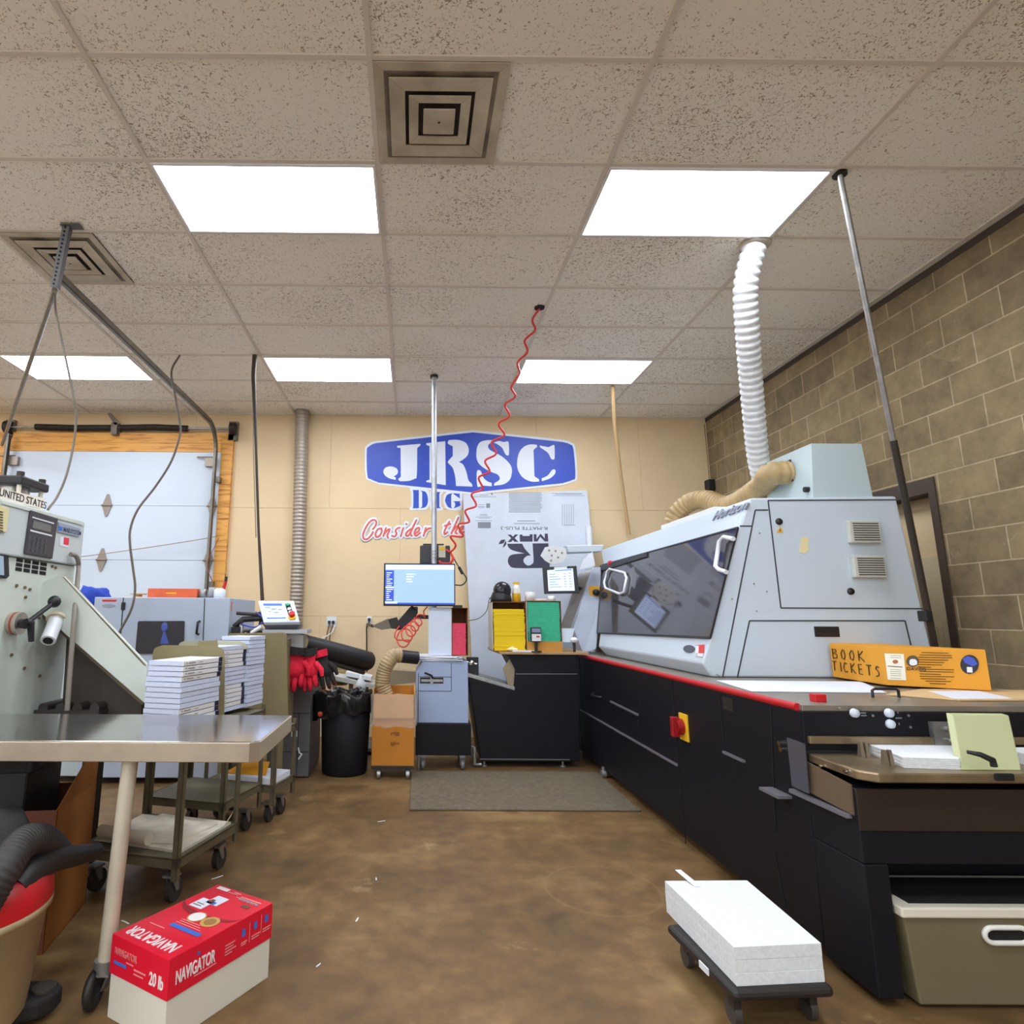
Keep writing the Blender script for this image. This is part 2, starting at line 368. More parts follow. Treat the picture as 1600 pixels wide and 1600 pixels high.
# ================================================================ ceiling lights
lampm = mat('lit_diffuser', (238, 245, 255), .5, emit=LAMP)
frm = mat('light_frame', (235, 235, 235), .4)
lab = {(-1, 1): 'lit white ceiling panel at front left, beside the dirty square air vent', (1, 1): 'lit white ceiling panel at front right, above the white duct hose',
       (-1, 5): 'small far lit ceiling panel in the middle, left of the steel pole', (1, 5): 'small far lit ceiling panel right of the red coiled hose',
       (-3, 5): 'far left lit ceiling panel crossed by the grey door conduit'}
def light(i, k):
    x0 = GX0+TX*i; y0 = GY0+TY*k
    t = thing('ceiling_light', lab.get((i, k), 'lit white ceiling panel behind the camera or beyond the frame'), 'ceiling light', (x0+TX/2, y0+TY/2, CEIL-.02), 'recessed ceiling light panels')
    a, b, c, d = x0+.013, x0+TX-.013, y0+.013, y0+TY-.013
    f = MB()
    f.box(a, b, c, c+.014, CEIL-.012, CEIL+.005); f.box(a, b, d-.014, d, CEIL-.012, CEIL+.005); f.box(a, a+.014, c+.014, d-.014, CEIL-.012, CEIL+.005); f.box(b-.014, b, c+.014, d-.014, CEIL-.012, CEIL+.005)
    f.build('frame', frm, t)
    MB().box(a+.014, b-.014, c+.014, d-.014, CEIL-.008, CEIL+.005).build('diffuser', lampm, t)
for i in (-7, -5, -3, -1, 1):
    for k in (5, 1, -3, -7, -11): light(i, k)
# ================================================================ air diffusers in the ceiling
def vent(x0, y0, label):
    s = .597; x0 += .013; y0 += .013; cx, cy = x0+s/2, y0+s/2
    t = thing('air_vent', label, 'air vent', (cx, cy, CEIL-.05), 'square ceiling air vents')
    dirty = mat('grimy_vent_paint', (150, 138, 118), .6, noise=.45, nscale=7, col2=(72, 64, 56))
    clean = mat('vent_paint', (206, 197, 176), .5, noise=.3, nscale=6, col2=(168, 156, 134))
    dark = mat('vent_soot', (58, 52, 50), .9, noise=.4, nscale=9)
    MB().box(x0, x0+s, y0, y0+s, CEIL-.002, CEIL+.004).build('backing', dark, t)
    def ring(o, i, z0, z1, name, m):      # sloping square cone
        b = MB()
        O = [(cx-o, cy-o), (cx+o, cy-o), (cx+o, cy+o), (cx-o, cy+o)]; I = [(cx-i, cy-i), (cx+i, cy-i), (cx+i, cy+i), (cx-i, cy+i)]
        for q in range(4):
            a, c = q, (q+1) % 4
            b.hexa([(*O[a], z0), (*O[c], z0), (*I[c], z1), (*I[a], z1), (*O[a], z0+.006), (*O[c], z0+.006), (*I[c], z1+.006), (*I[a], z1+.006)])
        return b.build(name, m, t, bevel=.002)
    ring(s/2, s/2-.045, CEIL-.008, CEIL-.006, 'rim', clean)
    ring(s/2-.045, s/2-.1, CEIL-.008, CEIL-.003, 'throat', dirty)
    ring(.232, .16, CEIL-.019, CEIL-.016, 'cone', clean); ring(.143, .098, CEIL-.024, CEIL-.019, 'cone', clean)
    MB().box(cx-.075, cx+.075, cy-.075, cy+.075, CEIL-.03, CEIL-.022).build('centre_plate', clean, t, bevel=.004)
    MB().cyl((cx, cy, CEIL-.0315), (cx, cy, CEIL-.028), .006, n=10).build('screw', blackpl, t)
vent(GX0, GY0, 'grimy square ceiling vent near the two big light panels')
vent(GX0-2*TX, GY0+2*TY, 'square ceiling vent at left behind the perforated steel hanger')
# ================================================================ wall sign, lettering, foam board
YS = BACK-.002
def S6(x, y): return (560+x/8, 670+y/8)
def S7(x, y): return (740+x/9.41, 670+y/9.41)
def wallpoly(mb, pts, Y, t=.002, m=None, fn=None, k=5):
    q = [(*(fn(p[0], p[1]) if fn else (p[0], p[1])), *p[2:]) for p in pts]
    mb.prism([PY(x, y, Y) for x, y in smooth_poly(q, k)], (0, t, 0))
signw = mat('sign_white_vinyl', (226, 232, 244), .5); signb = mat('sign_blue_vinyl', (44, 76, 188), .45)
t = thing('wall_sign', 'large blue and white stencil letter sign on the tan back wall', 'sign', PY(738, 722, YS))
m = MB(); wallpoly(m, [(570, 705), (573, 696), (583, 690), (600, 688, 1), (739, 672, 1), (880, 687, 1), (892, 691), (899, 700), (902, 745), (897, 752), (880, 758, 1), (739, 773, 1), (592, 757, 1), (578, 751), (571, 744)], YS-.004, .004); m.build('border', signw, t)
m = MB(); wallpoly(m, [(573, 705), (576, 698), (585, 693), (600, 691, 1), (739, 675.5, 1), (879, 690.5, 1), (890, 694), (896, 702), (899, 744), (894, 750), (879, 755, 1), (739, 769.5, 1), (592, 754, 1), (580, 749), (574, 743)], YS-.006, .003); m.build('blue_panel', signb, t)
L = []
L.append(([(482, 212, 1), (770, 188, 1), (775, 205), (735, 240, 1), (730, 580), (700, 625), (620, 652), (520, 655, 1), (498, 630), (530, 600, 1), (527, 240, 1), (490, 235)], S6))
L.append(([(405, 470), (470, 490), (495, 530), (480, 570), (440, 595, 1), (467, 608, 1), (467, 638, 1), (390, 620), (330, 580), (312, 530), (340, 485)], S6))
L.append(([(850, 180, 1), (1085, 155, 1), (1092, 705, 1), (850, 665, 1), (850, 650), (890, 635, 1), (888, 215, 1), (852, 200)], S6))
L.append(([(1150, 140), (1250, 140), (1340, 175), (1378, 250), (1365, 330), (1300, 390), (1255, 412, 1), (1310, 450), (1350, 540), (1375, 640), (1420, 690, 1), (1425, 722, 1), (1220, 715, 1), (1210, 600), (1180, 490), (1130, 435), (1122, 405), (1180, 340, 1), (1180, 220, 1), (1120, 185), (1125, 150)], S6))
L.append(([(180, 170), (265, 165, 1), (270, 190, 1), (215, 240), (230, 300), (300, 345), (400, 395), (500, 480), (555, 560), (562, 650), (530, 750), (440, 815), (300, 835, 1), (305, 800, 1), (370, 760), (385, 720), (350, 670), (250, 630), (130, 560), (60, 480), (40, 380), (55, 260), (100, 195)], S7))
L.append(([(300, 205), (370, 180), (440, 195, 1), (490, 185, 1), (515, 205), (520, 370), (490, 390), (460, 360), (420, 280), (340, 220)], S7))
L.append(([(75, 605), (110, 630), (140, 710), (200, 770), (265, 795, 1), (268, 845, 1), (150, 835, 1), (90, 850), (55, 840), (45, 700), (50, 625)], S7))
L.append(([(830, 230), (930, 235, 1), (935, 265, 1), (880, 310, 1), (895, 700, 1), (960, 740, 1), (965, 775, 1), (850, 775), (730, 720), (655, 610), (640, 490), (670, 350), (740, 265)], S7))
L.append(([(970, 245, 1), (1100, 270, 1), (1175, 235, 1), (1190, 260), (1190, 430), (1160, 450), (1135, 430), (1090, 350), (980, 275, 1)], S7))
L.append(([(1000, 730, 1), (1090, 685), (1150, 610), (1185, 595), (1205, 620), (1190, 670), (1120, 730), (1005, 770, 1)], S7))
for a in ([L[0], L[1]], [L[2], L[3]], L[4:7], L[7:]):
    m = MB()
    for pts, fn in a: wallpoly(m, pts, YS-.008, .003, None, fn)
    m.build('letter', signw, t)
t = thing('wall_lettering', 'blue stencil letters with white edge just under the blue wall sign', 'lettering', PY(680, 780, YS))
m = MB()
for q in ([(645, 748), (700, 742), (800, 745), (870, 760), (897, 830), (890, 940), (850, 1005), (780, 1017), (650, 1017), (643, 985), (660, 960, 1), (660, 800, 1)],
          [(905, 765), (1045, 770), (1055, 805), (1035, 830), (1035, 960), (1055, 985), (1050, 1017), (905, 1017)],
          [(1090, 800), (1150, 778), (1240, 788), (1290, 790), (1300, 850), (1296, 960), (1280, 1010), (1180, 1022), (1100, 1000), (1065, 940), (1062, 850)]):
    wallpoly(m, q, YS-.003, .003, None, S6)
m.build('white_edge', signw, t)
for grp in ([[(668, 765, 1), (755, 765, 1), (755, 992, 1), (670, 992, 1), (685, 970), (685, 790)], [(775, 770, 1), (840, 790), (866, 850), (868, 920), (840, 975), (775, 993, 1), (797, 970, 1), (797, 790, 1)]],
            [[(925, 790, 1), (1025, 790, 1), (1012, 810, 1), (1012, 975, 1), (1030, 992, 1), (925, 992, 1), (940, 975, 1), (940, 805, 1)]],
            [[(1175, 803, 1), (1160, 830, 1), (1160, 975, 1), (1175, 997, 1), (1120, 975), (1086, 910), (1086, 880), (1110, 825)], [(1185, 905, 1), (1275, 905, 1), (1267, 920, 1), (1270, 960), (1190, 995, 1), (1210, 960, 1), (1208, 925, 1)], [(1190, 805), (1250, 811, 1), (1265, 806, 1), (1268, 872, 1), (1240, 850), (1200, 822)]]):
    m = MB()
    for q in grp: wallpoly(m, q, YS-.006, .003, None, S6)
    m.build('letter', signb, t)
t = thing('wall_script', 'red handwritten style lettering with white edge, below the blue stencil letters', 'lettering', PY(645, 830, YS))
strokes = [[(180, 1255), (212, 1215), (225, 1165), (195, 1138), (140, 1165), (85, 1250), (57, 1330), (72, 1377), (115, 1375), (160, 1330), (182, 1290)],
 [(290, 1245), (245, 1255), (215, 1310), (225, 1352), (265, 1335), (292, 1285), (288, 1247)], [(345, 1240), (328, 1290), (312, 1340)], [(325, 1310), (365, 1265), (392, 1258), (362, 1330), (372, 1365)],
 [(515, 1235), (482, 1248), (463, 1278), (477, 1310), (455, 1345), (418, 1338)], [(562, 1240), (545, 1290), (530, 1345)], [(598, 1188), (604, 1193)],
 [(655, 1250), (608, 1290), (595, 1330), (622, 1335), (660, 1275), (725, 1140)], [(672, 1245), (650, 1310), (668, 1338)], [(705, 1310), (755, 1275), (760, 1238), (722, 1250), (700, 1305), (722, 1337), (772, 1300)],
 [(842, 1240), (828, 1290), (814, 1340)], [(828, 1295), (868, 1250), (905, 1242)], [(1137, 1160), (1098, 1230), (1075, 1285), (1080, 1318), (1112, 1290)], [(1080, 1212), (1150, 1190)],
 [(1250, 1110), (1205, 1210), (1162, 1310)], [(1180, 1275), (1222, 1222), (1242, 1228), (1212, 1295), (1235, 1310)], [(1268, 1278), (1302, 1250), (1310, 1218), (1282, 1230), (1264, 1280), (1290, 1307), (1318, 1288)]]
redv = mat('sign_red_vinyl', (226, 92, 76), .5)
for wd, Y, mm, nm, ss in ((38, YS-.002, signw, 'white_edge', strokes[:11]), (38, YS-.002, signw, 'white_edge', strokes[11:]), (11, YS-.006, redv, 'word', strokes[:11]), (11, YS-.006, redv, 'word', strokes[11:])):
    m = MB()
    for s in ss:
        pts = spline([PY(*S6(*q), Y) for q in s], 5); r = wd/8*.00735
        m.tube(pts, r, 8)
        for e in (pts[0], pts[-1]): m.ball(e, r, n=8)
    m.squash_y(Y, .06); m.build(nm, mm, t)
# foam board
YB = 6.84
board = mat('foil_board', (208, 216, 230), .55, noise=.12, nscale=2.5)
t = thing('insulation_board', 'pale printed insulation board standing upside down against the back wall', 'insulation board', V((1.35, YB, 0)))
def B2(x, y): return (720+x/7.62, 760+y/7.62)
a, b_, c, d = PY(723.5, 773, YB), PY(917, 766, YB), PY(934, 1010, YB), PY(738, 1040, YB)
lo = lambda p, q: V((p.x+(q.x-p.x)*p.z/(p.z-q.z), YB, .0))
MB().prism([a, PY(776, 771, YB), b_, PY(920, 790, YB), lo(b_, c), lo(a, d)], (0, .025, 0)).build('panel', board, t)
bp = MB().use(inkblack)
bk = mat('board_black_ink', (62, 62, 84), .7)
m = MB()
def bpoly(pts, k=5): wallpoly(m, pts, YB-.0015, .0016, None, B2, k)
bpoly([(1042, 678, 1), (1060, 970, 1), (660, 972), (580, 940), (560, 880), (585, 825), (650, 805), (760, 798, 1), (620, 762), (568, 725), (553, 683, 1), (730, 681, 1), (765, 745), (835, 822, 1), (788, 828), (750, 865), (750, 900), (780, 935), (815, 942), (852, 920), (866, 880), (855, 679, 1)])
bpoly([(1035, 562, 1), (1042, 655, 1), (1000, 655, 1), (945, 600, 1), (915, 655, 1), (870, 655, 1), (868, 570, 1), (900, 570, 1), (902, 625, 1), (950, 562, 1), (1000, 620, 1), (1000, 562, 1)])
bpoly([(855, 570, 1), (855, 658, 1), (705, 658, 1), (700, 574, 1), (735, 574, 1), (735, 590, 1), (820, 590, 1), (820, 570, 1)])
bpoly([(686, 660, 1), (640, 660, 1), (618, 640, 1), (600, 662, 1), (556, 662, 1), (600, 615, 1), (556, 574, 1), (595, 574, 1), (622, 598, 1), (645, 572, 1), (684, 572, 1), (642, 615, 1)])
bpoly([(530, 632, 1), (480, 640), (448, 688, 1), (500, 680), (522, 655)]); bpoly([(538, 645, 1), (540, 690), (500, 735, 1), (508, 700), (522, 670)])
m.build('logo', bk, t)
O = PY(*B2(1036, 482), YB-.0008); text('R-MATTE PLUS-3', bk, t, .052, O, (-1, 0, 0), (0, 0, -1), 'printed_name', sx=1.42)
m = MB()
fine = mat('fine_print', (140, 150, 162), .8)
def bar(x0, y0, x1, y1): wallpoly(m, [(x0, y0, 1), (x1, y0, 1), (x1, y1, 1), (x0, y1, 1)], YB-.0012, .0013, None, B2, 1)
rnd = random.Random(3)
for i in range(17): bar(568+rnd.random()*8, 70+i*14.5, 975-rnd.random()*30, 77+i*14.5)
for y in (405, 412, 436, 446): bar(630+(y < 430)*40, y, 940-(y < 430)*55, y+5)
for y, x0, x1 in ((80, 1080, 1450), (90, 1120, 1440), (108, 1100, 1475), (100, 230, 330), (120, 110, 420), (215, 210, 285), (235, 200, 285), (248, 205, 285), (330, 230, 310), (345, 225, 320), (362, 180, 370), (375, 215, 345), (405, 170, 375)): bar(x0, y, x1, y+6)
for i in range(6): bar(1208+i*26, 208, 1213+i*26, 462)
bar(1225, 460, 1362, 466)
for y in (470, 560, 610): bar(330, 900+y*.9, 470, 908+y*.9)
m.build('fine_print', fine, t)
pg = mat('printed_grey', (130, 136, 150), .8)
def bar2(x0, y0, x1, y1):
    m = MB(); wallpoly(m, [(x0, y0, 1), (x1, y0, 1), (x1, y1, 1), (x0, y1, 1)], YB-.0012, .0013, None, B2, 1); m.build('printed_box', pg, t)
bar2(302, 203, 348, 256); bar2(360, 78, 380, 102); bar2(203, 425, 357, 497)
# ================================================================ binding machine (right side)
navy = mat('black_cabinet_paint', (19, 19, 26), .5, spec=.25)
seam = mat('panel_gap', (12, 12, 14), .8)
ridge = mat('grey_ridge', (104, 102, 108), .5)
grey = mat('blue_grey_paint', (193, 205, 216), .5, bump=.02, bscale=200)
greyd = mat('grey_panel_paint', (182, 198, 202), .5, bump=.02, bscale=200)
gapm = mat('dark_gap_line', (58, 62, 68), .8)
XF, YN, YP, YE, YFAR, ZD = 1.59, 2.31, 2.58, 3.7226, 6.35, .95
bm_ = thing('binding_machine', 'long blue-grey and black book binding machine along the block wall', 'machine', (2.3, 4.3, 0))
b = MB(); b.box(XF, 3.05, YP, 6.35, .06, .925); b.box(XF, 3.05, YN, YP, .45, .70); b.box(XF, XF+.09, YN, YP, .03, .45); b.box(2.6, 3.05, YN, YP, .03, .45)
b.build('base', navy, bm_, bevel=.006)
b = MB(); b.box(XF+.01, 3.05, YP-.0, 6.3, .925, ZD-.002); b.build('deck', mat('worn_metal_deck', (150, 142, 130), .35, .5, noise=.2, nscale=6), bm_, bevel=.002)
b = MB(); b.tube([(XF+.004, YP+.02, .938), (XF+.004, 6.3, .938)], .016, 12); b.build('red_edge', mat('red_rubber_edge', (186, 18, 30), .45), bm_)
# panel joints of the base side
b = MB()
def sx_line(x0, y0, x1, y1, wd=.006, t=.003):
    p, q = PX(x0, y0, XF), PX(x1, y1, XF); dd_ = (q-p).normalized(); n = V((0, -dd_.z, dd_.y))*wd/2
    return b.prism([p-n, q-n, q+n, p+n], (-t, 0, 0))
for l in ((1050, 1063, 1060, 1195), (1060, 1195, 1072, 1318), (1124, 1083, 1132, 1175), (905, 1020, 908, 1110), (905, 1110, 912, 1195), (1000, 1090, 1001, 1106), (997, 1125, 998, 1145), (1205, 1106, 1212, 1300), (1210, 1330, 1228, 1420)): b = MB(); sx_line(*l); b.build('panel_joint', seam, bm_)
b = MB()
for l in ((908, 1109, 1060, 1196), (955, 1096, 998, 1117), (1132, 1175, 1165, 1190)): b = MB(); sx_line(*l, wd=.012, t=.012); b.build('panel_ridge', ridge, bm_)
b = MB(); p = PX(936, 1088, XF); b.tube([p+V((0, .12, .012)), p+V((-.03, .1, 0)), p+V((-.03, -.05, 0)), p+V((0, -.08, 0))], .012); b.build('grab_handle', blackpl, bm_, bevel=0)
b = MB(); p = PX(1138, 1100, XF); b.box(XF-.004, XF, p.y-.05, p.y+.05, p.z-.03, p.z+.03); b.build('latch', darkmetal, bm_)
p = PX(1070, 1136, XF)
b = MB(); b.box(XF-.012, XF, p.y-.055, p.y+.05, p.z-.075, p.z+.075); sw = b.build('switch_plate', yellowpl, bm_, bevel=.003)
b = MB(); b.cyl((XF-.05, p.y+.01, p.z), (XF-.01, p.y+.01, p.z), .045); b.box(XF-.075, XF-.03, p.y-.008, p.y+.028, p.z-.055, p.z+.055); b.build('rotary_switch', mat('dark_red_switch', (150, 16, 24), .4), sw, bevel=.004)
p = PX(1222, 1238, XF); b = MB(); b.box(XF-.06, XF, p.y-.07, p.y+.07, p.z-.008, p.z+.004); b.build('ledge', ridge, bm_)
p = PX(1224, 1166, XF); b = MB(); b.cyl((XF-.02, p.y, p.z+.012), (XF, p.y, p.z+.012), .01, n=10); b.cyl((XF-.016, p.y, p.z-.012), (XF, p.y, p.z-.012), .012, n=10); b.build('bolt', chrome, bm_)
b = MB(); b.prism([PX(1231, 1152, XF-.02), PX(1258, 1162, XF-.02), PX(1265, 1240, XF-.02), PX(1239, 1228, XF-.02)], (-.005, 0, 0)); b.build('clear_bracket', mat('smoked_acrylic', (88, 88, 98), .15, alpha=.75), bm_)
b = MB(); b.prism([PX(1262, 1190, XF), PX(1331, 1226, XF), PX(1336, 1274, XF), PX(1267, 1238, XF)], (-.006, 0, 0)); b.build('tray_side', mat('tan_tray_side', (120, 102, 82), .5, .4), bm_)
b = MB(); b.prism([PX(1240, 1232, XF), PX(1330, 1272, XF), PX(1332, 1279, XF), PX(1240, 1238, XF)], (-.02, 0, 0)); b.build('panel_ridge', ridge, bm_)
p = PZ(930, 1210, 0.03); b = MB(); b.cyl((1.56, 5.28, .03), (1.6, 5.28, .03), .03); b.cyl((1.58, 5.28, .03), (1.58, 5.28, .085), .015); b.build('levelling_foot', galv, bm_)
# near panel with push buttons
b = MB(); b.box(XF, 3.05, YP-.012, YP, .775, .925); b.build('control_panel', navy, bm_, bevel=.003)
b = MB().box(XF, 3.05, YN-.006, YN, .56, .70).build('near_panel', mat('panel_brown_reflection', (44, 36, 30), .35), bm_, bevel=.002)  # brown tint stands in for the warm reflection on the black gloss panel
wb_ = mat('white_push_button', (206, 216, 228), .35)
for x, y in ((1334, 1114), (1388, 1114), (1390, 1131)):
    p = PY(x, y, YP-.012); b = MB(); b.lathe(p, [(.0, .016), (.011, .016), (.0125, .012), (.0165, .012), (.018, 0)], 20, axis=(0, -1, 0)); b.build('push_button', wb_, bm_)
for x, y in ((1312, 1107), (1363, 1118), (1419, 1118), (1422, 1136)):
    p = PY(x, y, YP-.012); b = MB(); b.cyl(p, p+V((0, -.004, 0)), .005, n=8); b.build('screw', galv, bm_)
b = MB()
for x0, y0, x1, y1 in ((1344, 1113, 1353, 1115), (1345, 1117, 1354, 1119), (1347, 1108, 1350, 1111), (1399, 1121, 1409, 1123), (1402, 1111, 1403.5, 1115), (1404, 1129, 1405.5, 1133)):
    q = [PY(x0, y0, YP-.0125), PY(x1, y0, YP-.0125), PY(x1, y1, YP-.0125), PY(x0, y1, YP-.0125)]; b.prism(q, (0, -.0008, 0))
b.build('button_marks', inkgrey, bm_)
brown = mat('worn_bronze_metal', (150, 132, 104), .32, .65, noise=.3, nscale=8)
b = MB(); b.box(XF+.01, 3.05, YP-.03, YP-.012, .803, .832); b.build('rail', brown, bm_, bevel=.003)
b = MB(); b.box(2.1, 2.205, YP-.034, YP-.012, .80, .89); pl = b.build('rail_plate', galv, bm_)
b = MB(); b.cyl((2.155, YP-.05, .865), (2.155, YP-.034, .865), .012); b.cyl((2.15, YP-.05, .825), (2.15, YP-.034, .825), .006); b.build('bolt', chrome, pl)
b = MB(); b.box(XF, 3.05, YP-.012, YP, .70, .78); b.build('rear_slot', seam, bm_)
ZT = .765
b = MB(); b.prism([(XF+.005, YP-.012, ZT), (XF+.005, 2.30, ZT), (XF+.05, 2.25, ZT), (3.05, 2.25, ZT), (3.05, YP-.012, ZT)], (0, 0, -.033)); tr = b.build('feed_tray', brown, bm_, bevel=.006)
b = MB(); b.cyl(PX(1283, 1194, XF)+V((.002, 0, -.008)), PX(1283, 1194, XF)+V((-.008, 0, -.008)), .007, n=8); b.cyl(PX(1322, 1204, XF)+V((.002, 0, -.003)), PX(1322, 1204, XF)+V((-.008, 0, -.003)), .007, n=8); b.build('bolt', chrome, tr)
gm = mat('guide_pin_metal', (150, 138, 120), .35, .7)
for x, y in ((1315, 1170), (1349, 1183), (1386, 1196)):
    p = PZ(x, y, ZT); b = MB()
    for dx in (-.006, .014): b.hexa([(p.x+dx-.009, p.y-.012, ZT), (p.x+dx+.008, p.y-.012, ZT), (p.x+dx+.008, p.y+.012, ZT), (p.x+dx-.009, p.y+.012, ZT), (p.x+dx-.005, p.y-.006, ZT+.055), (p.x+dx+.005, p.y-.006, ZT+.055), (p.x+dx+.005, p.y+.006, ZT+.055), (p.x+dx-.005, p.y+.006, ZT+.055)])
    b.build('guide_pin', gm, bm_)
# green clamp plate standing on the tray
gp = mat('green_grey_plate', (182, 186, 142), .5)
q = [PY(1488, 1117, 2.42), PY(1577, 1118, 2.42), PY(1596, 1200, 2.30), PY(1503, 1200, 2.30)]
q[2].z = q[3].z = ZT
b = MB(); b.prism(q, (.0, .03, .004)); cp = b.build('clamp_plate', gp, bm_, bevel=.004)
b = MB(); p = (q[2]+q[3])/2+V((-.03, -.01, .03)); b.tube([p+V((-.06, 0, .035)), p+V((-.03, -.02, .03)), p+V((.01, -.02, .012)), p+V((.012, -.02, -.01))], [.006, .009, .011, .011]); b.build('clamp_lever', blackpl, cp)
p = PY(1568, 1214, 2.246); b = MB(); b.box(p.x-.03, p.x+.035, 2.24, 2.252, p.z-.012, p.z+.012); b.build('tray_slot', seam, tr, bevel=.004)
# upper cabinet
prof = [(1173, 778), (1400, 775), (1455, 1012)]
T_, TR_, BR_ = [PY(*q, YE) for q in prof]; wT, wB, ch, BL = [PY(*q, YE) for q in ((1155, 824), (1110, 997), (1097, 1037), (1113, 1058))]
BR2 = V((3.128, YE, ZD))
b = MB(); near = [T_, TR_, BR_, BR2, BL, ch, wB, wT]
farY = [6.8, 6.8, 5.86, 5.72, 5.72, 5.78, 5.88, 6.45]
va, vb = [b.bm.verts.new(p) for p in near], [b.bm.verts.new((p.x, y, p.z)) for p, y in zip(near, farY)]
b.face(va[::-1])
for tri in ((0, 1, 7), (1, 2, 6), (7, 1, 6), (2, 3, 5), (6, 2, 5), (3, 4, 5)): b.face([vb[i] for i in tri])
for i in range(8): b.face([va[i], va[(i+1) % 8], vb[(i+1) % 8], vb[i]])
body = b.build('upper_cabinet', grey, bm_, bevel=.012)
# far lower part of the hood: front sheet with emergency stop
def FC(x, y, o_=0): return PY(x, y, 5.9+(1018-y)/132*.5+o_)
b = MB(); b.prism([V((1.625, 5.9, ZD)), FC(896, 982), FC(926, 886), FC(939, 886), FC(940, 941), FC(932, 1014)], (0, .3, 0)); far = b.build('far_cover', mat('grey_cover_paint', (164, 172, 188), .45), bm_, bevel=.008)
# smoked window on the slanted front
def SL(x, y, off=0.004):                     # point on the slanted front plane (through wT, wB and the depth axis)
    n = V((-(wT.z-wB.z), 0, wT.x-wB.x)).normalized()
    d = ray(x, y); o_ = V((0, 0, EYE)); k = (wB+n*off-o_).dot(n)/d.dot(n); return o_+d*k
SN = V((-(wT.z-wB.z), 0, wT.x-wB.x)).normalized()
win = mat('smoked_window', (92, 90, 94), .06, .55, noise=.12, nscale=4)
b = MB(); b.prism([SL(942, 883), SL(1154, 825), SL(1111, 997), SL(934, 989)], SN*.006); wn = b.build('smoked_window', win, bm_)
b = MB()
def bead(p, q, wd=.012):
    d_ = (q-p).normalized(); n = d_.cross(SN)*wd/2; b.prism([p-n, q-n, q+n, p+n], SN*.01)
P4 = [SL(942, 883), SL(1154, 825), SL(1111, 997), SL(934, 989)]
for i in range(4): bead(P4[i], P4[(i+1) % 4])
b.build('window_seal', blackpl, wn)
b = MB(); b.prism([SL(938, 884, .012), SL(1012, 863, .012), SL(1012, 870, .012), SL(938, 893, .012)], SN*.01); b.build('window_top_shadow_rail', blackpl, wn)
def loop(px, r, name, m, off=.05, parent=bm_):
    pts = [SL(x, y, off) for x, y in px]; b = MB(); b.tube(pts, r, 8); return b.build(name, m, parent)
whh = mat('white_handle', (222, 226, 232), .35)
loop([(1146, 842), (1131, 839), (1124, 846), (1118, 885), (1123, 890), (1135, 894)], .014, 'window_handle', whh, .04)
loop([(952, 889), (976, 895), (979, 903), (975, 925), (968, 928), (946, 919), (944, 910), (949, 892), (953, 889)], .012, 'window_handle', whh, .03)
b = MB(); p = SL(953, 880, .02); b.ball(p, .05, (.4, 1.3, .55)); b.build('red_badge', redpl, bm_)
# fascia marks
def FA(x, y, off=.002):
    n = V((-(wB.z-ch.z), 0, wB.x-ch.x)).normalized(); d = ray(x, y); o_ = V((0, 0, EYE)); k = (ch+n*off-o_).dot(n)/d.dot(n); return o_+d*k
FN = V((-(wB.z-ch.z), 0, wB.x-ch.x)).normalized()
b = MB(); c0 = FA(1077, 1014); b.prism([FA(1077+9*math.cos(a*.3142), 1014+6*math.sin(a*.3142)) for a in range(20)], FN*.003); b.build('oval_badge', mat('grey_badge', (92, 96, 110), .4, .5), bm_)
b = MB(); b.prism([FA(1088, 1008), FA(1101, 1007), FA(1100, 1021), FA(1087, 1021)], FN*.001); st = b.build('sticker', mat('red_sticker', (206, 60, 62), .6), bm_)
b = MB(); b.prism([FA(1088, 1009, .003), FA(1092, 1009, .003), FA(1091, 1025, .003), FA(1086, 1024, .003)], FN*.001); b.prism([FA(1086, 1021, .003), FA(1099, 1021, .003), FA(1098, 1026, .003), FA(1086, 1025, .003)], FN*.001); b.build('sticker_text_area', whitepl, st)
# top band lettering
def TB(x, y, off=.003):
    n = V((-(T_.z-wT.z), 0, T_.x-wT.x)).normalized(); d = ray(x, y); o_ = V((0, 0, EYE)); k = (wT+n*off-o_).dot(n)/d.dot(n); return o_+d*k
A0, A1 = TB(1113, 814), TB(1161, 797)
text('Horizon', mat('raised_grey_letters', (150, 158, 172), .4, .3), bm_, .1, A0, (A1-A0), V((T_.x-wT.x, 0, T_.z-wT.z)), 'raised_lettering', sx=(A1-A0).length/.1/3.05, depth=.008, bold=.012, shear=.25)
# end face details
b = MB()
def el(x0, y0, x1, y1, wd=.008):
    p, q = PY(x0, y0, YE), PY(x1, y1, YE); d_ = (q-p).normalized(); n = V((-d_.z, 0, d_.x))*wd/2; b.prism([p-n, q-n, q+n, p+n], (0, -.002, 0))
for l in ((1200, 782, 1220, 950), (1220, 950, 1443, 951), (1200, 782, 1405, 781), (1200, 797, 1180, 797), (1180, 797, 1129, 1058), (1156, 822, 1174, 822), (1171, 970, 1414, 970), (1171, 970, 1152, 1059), (1414, 970, 1424, 1012), (1152, 1059, 1330, 1061)): b = MB(); el(*l); b.build('door_gap', gapm, bm_)
for x, y in ((1217, 815), (1329, 924)):
    p = PY(x, y, YE); b = MB(); b.lathe(p, [(0, .012), (.012, .012), (.014, .008), (.02, .008), (.022, 0)], 20, axis=(0, -1, 0)); b.build('door_lock', blackpl, bm_)
b = MB(); b.prism([PY(1219, 823, YE), PY(1224, 832, YE), PY(1213, 832, YE)], (0, -.002, 0)); wt_ = b.build('warning_triangle', mat('amber_triangle', (226, 166, 50), .5), bm_)
b = MB(); b.prism([PY(1219, 826, YE-.002), PY(1220, 830, YE-.002), PY(1217.5, 830, YE-.002)], (0, -.001, 0)); b.build('warning_mark', inkblack, wt_)
